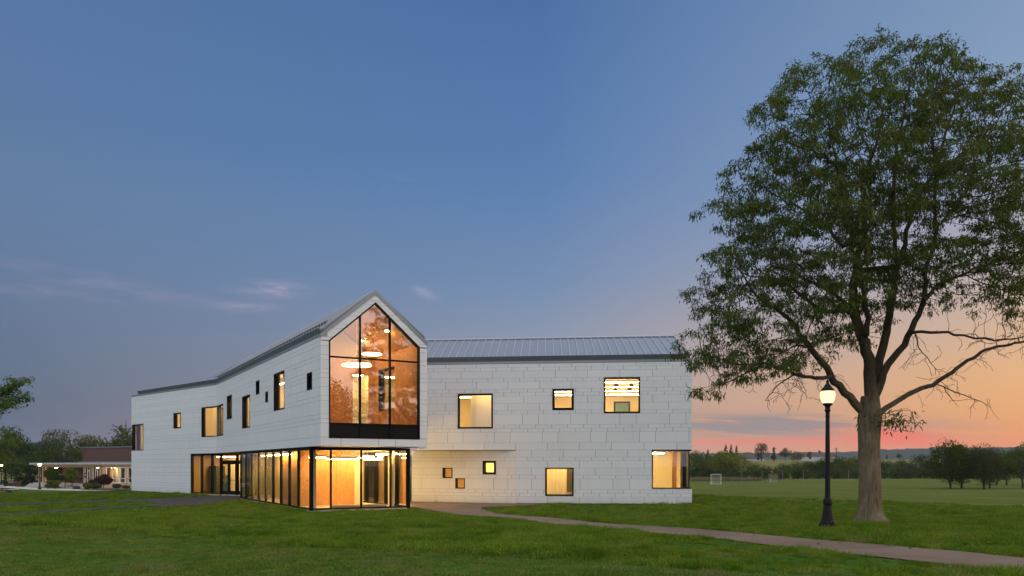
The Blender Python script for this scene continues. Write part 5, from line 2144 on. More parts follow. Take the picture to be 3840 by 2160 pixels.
# hedgerow along the far side of the field
hg = 'trees of the hedgerow beyond the field'
ORD = ('first', 'second', 'third', 'fourth', 'fifth', 'sixth', 'seventh', 'eighth', 'ninth', 'tenth', 'eleventh', 'twelfth', 'thirteenth', 'fourteenth')
hcount = {}
for (u, top, Y, mat, sh, wd) in ((2598, 1688, 205, 'midgreen', 'hedge', .9), (2640, 1716, 200, 'olive', 'hedge', .9), (2676, 1700, 214, 'midgreen', 'hedge', .9), (2716, 1690, 208, 'yelgreen', 'hedge', .85),
                                 (2765, 1690, 205, 'yelgreen', 'hedge', .95), (2835, 1730, 204, 'midgreen', 'hedge', .9), (2885, 1745, 200, 'midgreen', 'bush', 1.0), (2935, 1736, 207, 'dkgreen', 'hedge', .9), (2975, 1726, 212, 'olive', 'hedge', .9),
                                 (3035, 1722, 208, 'midgreen', 'hedge', 1.0), (3075, 1712, 205, 'dkgreen', 'hedge', 1.0), (3130, 1702, 212, 'dkgreen', 'hedge', .95), (3160, 1720, 203, 'midgreen', 'hedge', .95), (3215, 1702, 208, 'midgreen', 'hedge', 1.0),
                                 (3268, 1712, 206, 'dkgreen', 'hedge', 1.0), (3318, 1722, 203, 'midgreen', 'hedge', .95), (3365, 1716, 208, 'midgreen', 'hedge', 1.0), (3410, 1736, 200, 'bluegreen', 'hedge', .9), (3452, 1706, 208, 'bluegreen', 'tall', 1.4), (3500, 1722, 206, 'midgreen', 'hedge', 1.0),
                                 (3640, 1715, 210, 'midgreen', 'hedge', 1.1), (3740, 1712, 210, 'midgreen', 'hedge', 1.1), (3800, 1696, 205, 'yelgreen', 'tall', 1.3), (3850, 1690, 205, 'dkgreen', 'hedge', 1.1)):
    x = at(u, Y)
    zb = gzf(x, Y)
    lab = {'yelgreen': 'yellow green leafy tree in the hedgerow beyond the field', 'midgreen': 'mid green bushy tree in the hedgerow beyond the field', 'dkgreen': 'dark bushy tree in the hedgerow beyond the field',
           'olive': 'olive tinged tree in the hedgerow beyond the field', 'bluegreen': 'greyish green tree in the hedgerow beyond the field'}[mat]
    hcount[mat] = hcount.get(mat, 0) + 1
    lab = ORD[hcount[mat] - 1] + ' ' + lab.replace(' in the hedgerow beyond the field', '') + ' of the hedgerow, counted from the white building'
    far_tree('hedgerow_tree', sh, x, Y, (tz(top, Y) - zb) * 1.06, mat, lab, group=hg, wide=wd * 1.15)
hb = 'low bushes at the foot of the hedgerow'
for k in range(40):
    u = 2600 + k * 31 + rng.uniform(-10, 10)
    Y = 197 + rng.uniform(-3, 4)
    far_tree('hedge_bush', 'bush', at(u, Y), Y, rng.uniform(1.8, 3.6), 'dkgreen', 'low dark bush at the foot of the hedgerow', 'bush', hb, wide=rng.uniform(.9, 1.4), trunk=False)

# conifers and trees on the rise behind
for (u, top, bot, Y, mat, sh, wd, lb) in ((2655, 1685, 1730, 300, 'dkgreen', 'conifer', 1.1, 'small dark spruce rising left of the paired spruces'),
                                          (2722, 1665, 1716, 330, 'dkgreen', 'conifer', .9, 'left of the two tallest dark spruces on the rise'), (2742, 1666, 1716, 335, 'dkgreen', 'conifer', .9, 'right of the two tallest dark spruces on the rise'),
                                          (2762, 1669, 1716, 340, 'dkgreen', 'conifer', .85, 'thin ragged spruce beside the paired spruces'), (2855, 1657, 1728, 400, 'dkgreen', 'tall', 1.25, 'tallest dark broadleaf tree standing by the brown roofed house'),
                                          (2901, 1675, 1728, 398, 'dkgreen', 'conifer', .8, 'pointed dark spruce in front of the utility pole'), (2945, 1674, 1728, 400, 'bluegreen', 'broad', .85, 'wide grey green tree between the pole and the white house'),
                                          (2990, 1687, 1740, 360, 'olive', 'broad', .9, 'olive tree with yellowing leaves right of the pole'), (3035, 1690, 1722, 390, 'midgreen', 'round', .9, 'small round tree next to the white house'),
                                          (2700, 1690, 1728, 380, 'midgreen', 'broad', 1.2, 'broad tree behind the paired spruces'), (3325, 1702, 1722, 330, 'dkgreen', 'conifer', 1.1, 'small conifer just right of the big trunk'),
                                          (3372, 1698, 1724, 330, 'midgreen', 'broad', .9, 'pale green tree on the rise right of the big trunk')):
    x = at(u, Y)
    far_tree('distant_tree', sh, x, Y, tz(top, Y) - tz(bot, Y), mat, lb, wide=wd, z=tz(bot, Y))

# tall dry grass at the field edge
dn = 2600
dx_, dy_ = rng.uniform(at(2585, 190), at(2850, 190), dn), rng.uniform(187, 195, dn)
rt_ = np.column_stack([dx_, dy_, gz(dx_, dy_)])
dd_ = rng.normal(0, .22, (dn, 3)) + np.array([0, 0, 1.0])
V_, F_ = strips(rt_, dd_, rng.uniform(.5, 1.15, dn), rng.uniform(.08, .2, dn), 2, .1)
tag(obj('dry_grass', np_mesh('dry_grass', V_, F_, [M['drygrass']])), 'strip of tall dry grass behind the left goal', 'grass', kind='stuff')

# far wooded hills
hn, hr = 900, 26
hu = np.linspace(-2600, 2600, hn)
hv = np.linspace(0, 1, hr)
prof_u = np.array([-3000, -1500, 0, 380, 520, 640, 720, 800, 900, 1000, 1200, 1600, 3000], float)
prof_z = np.array([20, 26, 30, 34, 37, 38, 37.5, 37, 38, 41, 42, 40, 30], float)
HX, HT = np.meshgrid(hu, hv)
hz = np.interp(HX, prof_u, prof_z)
p_ = np.stack([HX, HT * 300, HX * 0], -1).reshape(-1, 3)
jit = (vnoise(p_, .045) * 2.2 + vnoise(p_ + 31, .13) * 1.6 + rng.normal(0, .8, len(p_))).reshape(HX.shape)
HY = 1650 + HT * 420 + 60 * np.sin(HX * .004)
HZ = -4 + (hz + 4) * np.sin(HT * np.pi / 2) * (1 + .10 * np.sin(HX * .006 + 1.0)) + jit * (.4 + .6 * (HT > 0))
HV = np.stack([HX, HY, HZ], -1).reshape(-1, 3)
I = np.arange(len(HV)).reshape(hr, hn)
hill = obj('wooded_hills', np_mesh('wooded_hills', HV, np.stack([I[:-1, :-1], I[:-1, 1:], I[1:, 1:], I[1:, :-1]], -1).reshape(-1, 4), [M['hill']]))
tag(hill, 'long blue grey wooded ridge along the horizon', 'hills', kind='structure')


# houses and poles on the rise
def farhouse(u, Y, vb, wd, hw, hr_, dp, label, hip=False, chim=False):
    x, z = at(u, Y), tz(vb, Y)
    e = empty('farmhouse', (x, Y, z), label=label, cat='house')
    b = MB()
    b.box(-wd / 2, wd / 2, 0, dp, -3, hw)
    b.build('wall', M['siding'], e)
    b = MB()
    o = .4
    A = [(-wd / 2 - o, -o, hw), (wd / 2 + o, -o, hw), (wd / 2 + o, dp + o, hw), (-wd / 2 - o, dp + o, hw)]
    q = wd * .42 if hip else -o
    r0, r1 = (-wd / 2 + q, dp / 2, hw + hr_), (wd / 2 - q, dp / 2, hw + hr_)
    b.face([A[0], A[1], r1, r0])
    b.face([A[2], A[3], r0, r1])
    b.face([A[1], A[2], r1])
    b.face([A[3], A[0], r0])
    b.face(A[::-1])
    rf_ = b.build('roof', M['dkroof'], e)
    if chim:
        c = MB()
        c.box(wd * .10, wd * .10 + .9, dp / 2 - .4, dp / 2 + .4, hw + hr_ - .5, hw + hr_ + .9)
        c.build('chimney', M['brick'], rf_)
    for k in (-1, 1):
        w_ = MB()
        w_.box(k * wd * .25 - .5, k * wd * .25 + .5, -.03, .02, .6, 1.9)
        w_.build('window', M['spandrel'], e)


farhouse(2818, 410, 1729, 14.0, 1.4, 3.3, 12, 'brown hip-roofed house among the distant trees', hip=True)
farhouse(3070, 405, 1726, 17.0, 1.9, 2.2, 9, 'long low house with white wall, dark roof and chimney', chim=True)


def pole(u, Y, vt, vb, label):
    x, z0, z1 = at(u, Y), tz(vb, Y), tz(vt, Y)
    e = empty('utility_pole', (x, Y, z0), label=label, cat='utility pole', group='utility poles')
    b = MB()
    b.tube([(0, 0, -1), (0, 0, z1 - z0)], .16, 7)
    b.build('post', M['bark_dark'], e)
    b = MB()
    b.box(-1.1, 1.1, -.08, .08, z1 - z0 - .9, z1 - z0 - .65)
    b.build('crossarm', M['bark_dark'], e)
    b = MB()
    b.lathe([(.3, z1 - z0 - 2.6), (.3, z1 - z0 - 1.7)], 8, c=(.45, 0))
    b.build('transformer', M['siding'], e)


pole(2904, 396, 1676, 1729, 'utility pole with pale transformer in front of the pointed spruce')
pole(3136, 400, 1678, 1716, 'utility pole right of the lamp post')


# lacrosse goals and the net posts behind them
def goal(u, Y, label, paint, ry=0.0):
    x = at(u, Y)
    e = empty('sports_goal', (x, Y, gzf(x, Y)), ry, label, 'goal', 'goals on the playing field')
    b = MB()
    b.tube([(-.93, 0, -.05), (-.93, 0, 1.85), (.93, 0, 1.85), (.93, 0, -.05)], .05, 6)
    b.build('frame', M[paint], e)
    b = MB()
    b.tube([(-.93, 0, .03), (0, 2.1, .03), (.93, 0, .03)], .03, 5)
    b.build('base_bar', M[paint], e)
    nt = MB()
    n = 13
    top = [np.array((-.93 + 1.86 * i / n, 0, 1.83)) for i in range(n + 1)]
    apex = np.array((0, 2.05, .05))
    bot = [np.array((-.93 + .93 * 2 * i / n, 0, 0)) for i in range(n + 1)]
    gl = []
    for i in range(n + 1):
        q = i / n
        g_ = np.array((-.93 + .93 * q * 2, 2.05 * (1 - abs(2 * q - 1)), .05))
        gl.append([top[i] * (1 - s_) + g_ * s_ + np.array((0, 0, -.16 * math.sin(s_ * math.pi))) for s_ in np.linspace(0, 1, 10)])
    for row in gl:
        nt.tube(row, .010, 3, cap=False)
    for j in range(1, 10):
        nt.tube([gl[i][j] for i in range(n + 1)], .010, 3, cap=False)
    nt.build('net', M['net'], e)


goal(2685, 146.5, 'white framed goal with sagging net, nearer of the two', 'white')
goal(2900, 166, 'orange framed goal with net, farther of the two', 'redpaint')
for k, u in enumerate((2782, 2858, 2935, 3012, 3182)):
    Y = 178 - k * 1.6
    x = at(u, Y)
    b = MB()
    b.tube([(0, 0, -.2), (0, 0, 2.55)], .04, 6)
    o = b.build('net_post', M['post'])
    o.location = (x, Y, gzf(x, Y))
    tag(o, ['first', 'second', 'third', 'fourth', 'fifth'][k] + ' thin pale post along the field edge, counted from the white building', 'post', 'thin posts along the field edge')

# ------------------------------------------------------------------ far left: brick building, walk, shrubs, cars, people
BY = 124.0
Pb0, Pb1, Pb2 = (at(125, 133), 133.0), (at(385, 122.5), 122.5), (at(560, 123.5), 123.5)
W1p, W2p = Pl(Pb0, Pb1), Pl(Pb1, Pb2)
ZF = -.72
ZC = 1.95
bb = empty('brick_building', (0, 0, 0), label='low red brick building with long flat canopy and glass doors', cat='building')


def uvbox(me):
    """planar UVs in metres, so bricks keep their size"""
    uv = me.uv_layers.new(name='UVMap')
    for pgn in me.polygons:
        n = pgn.normal
        for li in pgn.loop_indices:
            v = me.vertices[me.loops[li].vertex_index].co
            if abs(n.z) > .7:
                uv.data[li].uv = (v.x, v.y)
            else:
                t_ = Vector((-n.y, n.x, 0)).normalized()
                uv.data[li].uv = (v.x * t_.x + v.y * t_.y, v.z)


def bpart(name, m, boxes, pl, parent=None):
    b = MB()
    for q in boxes:
        b.box(*q, T=lambda a, o_, z: pl(a, o_, z))
    o_ = b.build(name, M[m], parent or bb)
    if m == 'brick':
        uvbox(o_.data)
    return o_


L1, L2 = W1p.L, W2p.L
f1 = lambda u: (lambda k: (k * W1p.P[1] - W1p.P[0]) / (W1p.d[0] - k * W1p.d[1]))((u - 1920) / 2987.0)
f2 = lambda u: (lambda k: (k * W2p.P[1] - W2p.P[0]) / (W2p.d[0] - k * W2p.d[1]))((u - 1920) / 2987.0)
sb0, sb1, sd = f1(166), f1(302), f1(306)
bpart('brick_wall', 'brick', [(sb0, sb1, -3.2, -2.9, ZF, ZC)], W1p)
bpart('foundation', 'concrete', [(0.5, L1, -3.0, -.2, ZF - 1.2, ZF), (0, L2, -9, .1, ZF - 1.2, ZF + .05)], W1p)
bpart('sill_wall', 'peach', [(0, L2, -.30, -.04, ZF - .7, ZF + .12)], W2p)
bpart('canopy', 'siding', [(-.6, L1 + .3, -9.0, .35, ZC + .38, ZC + .68)], W1p)
bpart('canopy', 'siding', [(.0, L2 + .3, -9.0, .30, ZC + .381, ZC + .683)], W2p)
bpart('canopy_fascia', 'peach', [(.2, L1 - .1, -8.6, .0, ZC + .16, ZC + .38)], W1p)
bpart('canopy_fascia', 'peach', [(-.05, L2, -8.6, .02, ZC + .162, ZC + .381)], W2p)
bpart('beam', 'peach', [(.4, L1 - .3, -3.3, -.3, ZC - .06, ZC + .16)], W1p)
bpart('beam', 'peach', [(0, L2, -3.3, -.2, ZC - .08, ZC + .162)], W2p)
for u in (139, 152, 162):
    bpart('canopy_post', 'peach', [(f1(u) - .12, f1(u) + .12, -.5, -.3, ZF, ZC - .06)], W1p)
# glazed doors
for ua, ub in ((305, 333), (335, 361), (363, 384)):
    a, b = f1(ua), f1(ub)
    bpart('door_post', 'peach', [(a - .05, a + .18, -.6, -.35, ZF, ZC - .06)], W1p)
    fm = bpart('glazed_door', 'white', [(a + .2, a + .28, -.52, -.45, ZF, ZC - .06), (a + (b - a) * .42, a + (b - a) * .42 + .09, -.52, -.45, ZF, ZC - .06), (a + (b - a) * .72, a + (b - a) * .72 + .09, -.52, -.45, ZF, ZC - .06),
                                  (a + (b - a) * .42, a + (b - a) * .72, -.52, -.45, ZF + 2.0, ZF + 2.12)], W1p)
    p = MB()
    p.face([W1p(a + .28, -.48, ZF), W1p(b, -.48, ZF), W1p(b, -.48, ZC - .06), W1p(a + .28, -.48, ZC - .06)])
    p.build('pane', M['glass'], fm)
bpart('lobby_back', 'brick', [(sd, L1, -3.4, -3.2, ZF, ZC)], W1p)
# big white-framed windows
for k, (ua, ub) in enumerate(((397, 421), (421, 446), (446, 470), (478, 505), (505, 530))):
    a, b = f2(ua), f2(ub)
    z0_, z1_, zm = ZF + .18, ZC - .08, ZF + .85
    fm = bpart('window', 'white', [(a, a + .09, -.22, -.05, z0_, z1_), (b - .09, b, -.22, -.05, z0_, z1_), (a + .09, b - .09, -.22, -.05, z0_, z0_ + .10), (a + .09, b - .09, -.22, -.05, z1_ - .08, z1_)] +
               ([(a + .09, b - .09, -.20, -.06, zm, zm + .09)] if k else []), W2p)
    p = MB()
    p.face([W2p(a + .09, -.14, z0_ + .1), W2p(b - .09, -.14, z0_ + .1), W2p(b - .09, -.14, z1_ - .08), W2p(a + .09, -.14, z1_ - .08)])
    p.build('pane', M['glass'], fm)
bpart('window_pier', 'peach', [(f2(470), f2(478), -.30, -.02, ZF, ZC - .08), (-.1, f2(397), -.30, -.02, ZF, ZC - .08)], W2p)
bpart('curtain_wall', 'cream', [(f2(421), f2(446), -1.6, -1.5, ZF, ZC)], W2p)
bpart('inner_wall', 'tan_wall', [(f2(396), f2(421), -1.9, -1.8, ZF, ZC), (0, L2, -5.2, -5.0, ZF, ZC + .1)], W2p)
ban = bpart('banner', 'dark_room', [(f2(447.5), f2(469.5), -.9, -.88, ZF + .1, ZC - .1), (f2(480), f2(504), -.9, -.88, ZF + .1, ZC - .1)], W2p)
# emblem column on the banners: reversed P and shield in turn
for um in (461.5, 488):
    for j, zc_ in enumerate((1.55, 1.02, .50, -.08, -.50)):
        m = MB()
        s_ = f2(um)
        q = lambda x, y: W2p(s_ + x, -.86, zc_ + y)
        if (j % 2 == 0) == (um < 480):
            for (x0, x1, y0, y1) in ((.08, .13, -.17, .17), (-.10, .08, .12, .17), (-.10, .08, -.02, .03), (-.14, -.09, .02, .13)):
                m.face([q(x0, y0), q(x1, y0), q(x1, y1), q(x0, y1)])
        else:
            o_ = [(-.15, .17), (.15, .17), (.15, -.02), (.08, -.14), (0, -.18), (-.08, -.14), (-.15, -.02)]
            i_ = [(x * .62, y * .62) for x, y in o_]
            for t_ in range(7):
                v_ = (t_ + 1) % 7
                m.face([q(*o_[t_]), q(*o_[v_]), q(*i_[v_]), q(*i_[t_])])
        m.build('emblem', M['cream'], ban)
# upper brick block, set back behind the canopy
f1o = lambda u, o: (lambda k, P0: (k * P0[1] - P0[0]) / (W1p.d[0] - k * W1p.d[1]))((u - 1920) / 2987.0, W1p.P + W1p.n * o)
sU = f1o(309, -9.5)
bpart('upper_wall', 'brick', [(sU, L1 + .5, -16, -9.5, ZC, 5.25)], W1p)
bpart('upper_wall', 'brick', [(2.5, L2 + 8, -16, -8.5, ZC, 5.26)], W2p)
bpart('parapet', 'slate', [(sU - .1, L1 + .6, -16.2, -9.35, 5.25, 5.45)], W1p)
bpart('parapet', 'slate', [(2.4, L2 + 8, -16.2, -8.35, 5.262, 5.46)], W2p)
bpart('roof_flashing', 'slate', [(sU, L1, -9.6, -8.6, ZC + .684, ZC + .95)], W1p)
rebase(bb, (Pb1[0], Pb1[1], ZF))


def ceiling_spot(loc, label, r=.16):
    e = empty('ceiling_light', loc, label=label, cat='ceiling lamp')
    b = MB()
    b.lathe([(r + .03, 0), (r + .03, .05)], 12)
    b.build('housing', M['white'], e)
    b = MB()
    b.lathe([(r * .4, -.06), (r, -.03), (r, -.003)], 12)
    b.build('lens', M['tube'], e)


ceiling_spot(W1p(f1(183), -1.2, ZC - .14), 'glowing lamp under the long flat canopy', .2)
for k, (u, d, lb) in enumerate(((345, 2.0, 'behind the middle glazed doors'), (320, 2.0, 'behind the glazed door by the man'), (373, 2.0, 'behind the glazed doors next to the corner'))):
    ceiling_spot(W1p(f1(u), -d, ZC - .12), 'lobby ceiling lamp ' + lb, .14)
ceiling_spot(W2p(f2(424), -.9, ZC - .12), 'ceiling lamp lighting the pale curtain in the brick building', .14)
ceiling_spot(W2p(f2(489), -3.0, ZC - .2), 'bright lamp in the rightmost window of the brick building', .2)
ceiling_spot(W2p(f2(410), -1.0, ZC - .12), 'ceiling lamp inside the corner window of the brick building', .12)


# steps and railings
def stairs(u0, u1, Y, z0, z1, n, label):
    x0, x1 = at(u0, Y), at(u1, Y)
    e = empty('entrance_steps', (x0, Y, z0), label=label, cat='steps', group='concrete entrance steps')
    for k in range(n):
        b = MB()
        b.box(0, x1 - x0, k * .38, n * .38 + .4, (z1 - z0) * k / n - (.2 if k == 0 else 0), (z1 - z0) * (k + 1) / n)
        b.build('step', M['concrete'], e)


stairs(226, 308, 118.5, -1.24, ZF + .01, 4, 'concrete steps up to the glazed doors beside the man')
stairs(92, 166, 127.0, -1.28, ZF + .01, 4, 'concrete steps below the far end of the canopy')


def railing(pts, label, posts=True):
    e = empty('handrail', pts[0], label=label, cat='railing', group='black handrails')
    p0_ = Vector(pts[0])
    b = MB()
    b.tube([Vector(p) - p0_ for p in pts], .035, 6)
    b.build('rail', M['iron'], e)
    for i, p in enumerate(pts):
        b = MB()
        q = Vector(p) - p0_
        b.tube([q, q + Vector((0, 0, -.95))], .03, 5)
        b.build('post', M['iron'], e)


for (ua, va, ub, vb, uc, lb) in ((218, 1808, 246, 1795, 300, 'black handrail on the near side of the main steps'), (243, 1810, 275, 1794, 345, 'black handrail in the middle of the main steps'), (272, 1812, 300, 1795, 322, 'black handrail beside the duffel bag')):
    railing([(at(ua, 118), 118, tz(va, 118)), (at(ub, 120.5), 120.5, tz(vb, 120.5)), (at(uc, 121), 121, tz(vb, 121))], lb)
railing([(at(82, 126.5), 126.5, tz(1803, 126.5)), (at(103, 129), 129, tz(1793, 129)), (at(165, 129), 129, tz(1791, 129))], 'black handrail on the steps under the canopy end')
railing([(at(476, 110), 110, tz(1795, 110)), (at(492, 110.5), 110.5, tz(1795, 110.5))], 'black handrail next to the white wall corner')


# clipped shrubs
def shrub(u0, u1, v0, v1, Y, mat, label, name='clipped_shrub', n=900, lump=.5, group=None, stem=False):
    wd, hh = (u1 - u0) / 2987 * Y, (v1 - v0) / 2987 * Y
    x, z0 = at((u0 + u1) / 2, Y), tz(v1, Y)
    e = empty(name, (x, Y, z0), label=label, cat='shrub', group=group)
    C, Rr = [], []
    for k in range(26):
        d = rng.normal(0, 1, 3)
        d /= np.linalg.norm(d)
        C.append((d[0] * wd * .30, d[1] * wd * .30, hh * .5 + d[2] * hh * .26))
        Rr.append(min(wd, hh) * rng.uniform(.20, .27))
    V_, F_ = leaf_cloud(C, Rr, n * 2, .10, 1.0, .7)
    V_[:, 2] = np.maximum(V_[:, 2], -.05)
    obj('crown', np_mesh('crown', V_, F_, [M[mat]]), e)
    b = MB()
    b.tube([(0, 0, -.5), (0, 0, hh * .5)], .05, 6)
    b.build('stem', M['bark_dark'], e)
    return e


r1b = lambda x, y: (x * .207, 1600 + y * .207)


def shr(x0, x1, y0, y1, Y, mat, label, **k):
    shrub(x0 * .207, x1 * .207, 1600 + y0 * .207, 1600 + y1 * .207, Y, mat, label, **k)


shr(800, 1060, 725, 960, 119.5, 'midgreen', 'ball-shaped shrub against the brick wall, left of the pair', n=1300)
shr(1150, 1425, 738, 1035, 119.2, 'midgreen', 'taller ball-shaped shrub against the brick wall, right of the pair', n=1500)
shr(840, 1000, 880, 990, 118.2, 'dkgreen', 'low rounded cloud-pruned shrub below the left ball shrub')
shr(940, 1180, 868, 975, 118.0, 'dkgreen', 'wide rounded cloud-pruned shrub between the ball shrubs')
shr(830, 990, 965, 1050, 117.4, 'boxwood', 'light green flat shrub in the left bed')
shr(960, 1110, 965, 1040, 117.3, 'boxwood', 'light green flat shrub in the middle of the left bed')
shr(800, 935, 1030, 1105, 116.9, 'midgreen', 'dark low shrub at the left end of the bed')
shr(920, 1080, 1030, 1110, 116.8, 'midgreen', 'dark low shrub beside the main steps')
shr(1690, 2060, 858, 1060, 114.5, 'maroon', 'maroon dome-shaped weeping shrub in front of the windows', name='weeping_maple', n=2200)
shr(1600, 1720, 960, 1050, 116.5, 'dkgreen', 'small dark shrub behind the light green mounds')
shr(1488, 1660, 1008, 1130, 113.5, 'boxwood', 'rounder light green boxwood mound nearest the bag', n=1200)
shr(1612, 1872, 1023, 1128, 113.0, 'boxwood', 'wider light green boxwood mound below the maroon shrub', n=1400)
shr(2010, 2215, 1035, 1112, 113.0, 'bluegreen', 'low grey green plant under the big windows')
shr(2195, 2370, 1058, 1120, 112.5, 'olive', 'low yellowish flowering plant next to the white wall corner')
shr(20, 135, 940, 1070, 139, 'dkgreen', 'dark shrub beside the lamp post at the left edge')
md = MB()
md.face([(at(300, 113), 113, gzf(at(300, 113), 113) + .045), (at(398, 110.8), 110.8, gzf(at(398, 110.8), 110.8) + .06), (at(500, 112), 112, gzf(at(500, 112), 112) + .08), (at(480, 121), 121, gzf(at(480, 121), 121) + .06), (at(318, 120), 120, gzf(at(318, 120), 120) + .05)])
tag(md.build('planting_bed', M['mulch']), 'brown mulch bed below the maroon shrub', 'planting bed', kind='structure')
# low garden wall with pier
x, Y = at(47, 141), 141
b = empty('garden_wall', (x, Y, gzf(x, Y)), label='low brick garden wall ending in a pier', cat='wall')
for nm, q, m in (('wall', (-2.6, .3, 0, .3, -.3, .62), 'brick'), ('pier', (.3, 1.2, -.2, .6, -.3, .85), 'brick'), ('coping', (-2.7, .32, -.05, .35, .62, .72), 'concrete')):
    k = MB()
    k.box(*q)
    o = k.build(nm, M[m], b)
    uvbox(o.data)


# parked cars
def car(u, Y, paint, label, ln=4.4, rz=0.0):
    x = at(u, Y)
    e = empty('parked_car', (x, Y, gzf(x, Y)), rz, label, 'car', 'parked cars')
    prof_ = [(-ln / 2, .35), (-ln / 2 + .02, .75), (-ln / 2 + .25, .88), (-ln / 2 + .75, .95), (-ln / 2 + 1.25, 1.42), (-.1, 1.48), (.7, 1.42), (1.35, .98), (ln / 2 - .25, .88), (ln / 2, .66), (ln / 2, .35)]
    b = MB()
    b.prism([(p[0], -.86, p[1]) for p in prof_], (0, 1.72, 0))
    b.build('body', M[paint], e)
    b = MB()
    for s_ in (-.872, .862):
        b.prism([(-ln / 2 + .95, s_, .98), (-ln / 2 + 1.35, s_, 1.36), (.65, s_, 1.36), (1.15, s_, .98)], (0, .01, 0))
    b.build('side_window', M['spandrel'], e)
    for wx in (-ln / 2 + .85, ln / 2 - .85):
        for wy in (-.84, .64):
            b = MB()
            b.tube([(wx, wy, .33), (wx, wy + .2, .33)], .33, 14)
            wh = b.build('wheel', M['rubber'], e)
            b = MB()
            b.tube([(wx, wy - .01, .33), (wx, wy + .21, .33)], .19, 10)
            b.build('rim', M['steel'], wh)
    for wy in (-.8, .5):
        b = MB()
        b.box(-ln / 2 - .02, -ln / 2 + .06, wy, wy + .3, .66, .82)
        b.build('tail_light', M['taillight'], e)
    return e


car(84, 150, 'carpaint', 'black parked car behind the lamp post', rz=R(28))
car(108, 156, 'carblue', 'blue grey parked car partly hidden by the black one', rz=R(20))


# ------------------------------------------------------------------ people
def skin_obj(name, verts, edges, radii, m, parent, root=0, sub=2):
    me = bpy.data.meshes.new(name)
    me.from_pydata(verts, edges, [])
    o = bpy.data.objects.new(name, me)
    link(o, parent)
    md_ = o.modifiers.new('skin', 'SKIN')
    if not me.skin_vertices:
        me.skin_vertices.new()
    for i, r_ in enumerate(radii):
        r2 = r_ if isinstance(r_, tuple) else (r_, r_)
        me.skin_vertices[0].data[i].radius = r2
        me.skin_vertices[0].data[i].use_root = (i == root)
    md_.use_smooth_shade = True
    sb_ = o.modifiers.new('subdivision', 'SUBSURF')
    sb_.levels = sub
    sb_.render_levels = sub
    me.materials.append(m)
    return o


def person(loc, rz, J, label, shirt, legs, long_legs, hair):
    """J: joints by name, in metres, figure faces +x"""
    e = empty('person', loc, rz, label, 'person')
    names = list(J)
    ix = {n: i for i, n in enumerate(names)}
    rr = {'pelvis': (.13, .10), 'waist': (.12, .09), 'chest': (.145, .10), 'neck': .055, 'head': .095, 'crown': .075, 'nose': .02}
    for s_ in 'LR':
        rr.update({'hip' + s_: .085, 'knee' + s_: .060, 'ankle' + s_: .042, 'toe' + s_: .035, 'sho' + s_: .062, 'elb' + s_: .043, 'wri' + s_: .032, 'hand' + s_: .036})
    ed_ = [('pelvis', 'waist'), ('waist', 'chest'), ('chest', 'neck'), ('neck', 'head'), ('head', 'crown')]
    for s_ in 'LR':
        ed_ += [('pelvis', 'hip' + s_), ('hip' + s_, 'knee' + s_), ('knee' + s_, 'ankle' + s_), ('ankle' + s_, 'toe' + s_), ('chest', 'sho' + s_), ('sho' + s_, 'elb' + s_), ('elb' + s_, 'wri' + s_), ('wri' + s_, 'hand' + s_)]
    skin_obj('body', [J[n] for n in names], [(ix[a], ix[b]) for a, b in ed_], [rr[n] for n in names], M['skin'], e, ix['pelvis'])

    def cloth(nm, keys, eds, grow, m, cut=()):
        vs = [J[k] for k in keys]
        ii = {k: i for i, k in enumerate(keys)}
        es_ = [(ii[a], ii[b]) for a, b in eds]
        rs = [tuple(q + grow for q in (rr[k] if isinstance(rr[k], tuple) else (rr[k], rr[k]))) for k in keys]
        for a, b, f_ in cut:
            vs.append(tuple(np.array(J[a]) * (1 - f_) + np.array(J[b]) * f_))
            es_.append((ii[a], len(vs) - 1))
            ra, rb = rr[a], rr[b]
            rs.append(((ra * (1 - f_) + rb * f_) + grow * 1.2,) * 2)
        skin_obj(nm, vs, es_, rs, M[m], e, 0)

    cloth('shirt', ['waist', 'chest', 'shoL', 'shoR', 'pelvis'], [('waist', 'chest'), ('chest', 'shoL'), ('chest', 'shoR'), ('waist', 'pelvis')], .018, shirt, (('shoL', 'elbL', .75), ('shoR', 'elbR', .75)))
    if long_legs:
        cloth('trousers', ['pelvis', 'hipL', 'hipR', 'kneeL', 'kneeR', 'ankleL', 'ankleR'], [('pelvis', 'hipL'), ('pelvis', 'hipR'), ('hipL', 'kneeL'), ('hipR', 'kneeR'), ('kneeL', 'ankleL'), ('kneeR', 'ankleR')], .022, legs)
    else:
        cloth('shorts', ['pelvis', 'hipL', 'hipR'], [('pelvis', 'hipL'), ('pelvis', 'hipR')], .024, legs, (('hipL', 'kneeL', .85), ('hipR', 'kneeR', .85)))
    for s_ in 'LR':
        skin_obj('shoe', [J['ankle' + s_], tuple(np.array(J['ankle' + s_]) + np.array((-.05, 0, -.045))), J['toe' + s_]], [(0, 1), (1, 2)], [.05, .05, .045], M['rubber'], e, 0)
    h_ = np.array(J['head'])
    skin_obj('hair', [tuple(h_ + np.array((-.035, 0, .03))), tuple(h_ + np.array((-.01, 0, .09))), tuple(h_ + np.array((-.075, 0, -.02)))], [(0, 1), (0, 2)], [.09, .085, .06], M[hair], e, 0)
    skin_obj('nose', [tuple(h_ + np.array((.09, 0, .0))), tuple(h_ + np.array((.115, 0, -.012)))], [(0, 1)], [.018, .014], M['skin'], e, 0, 1)
    return e


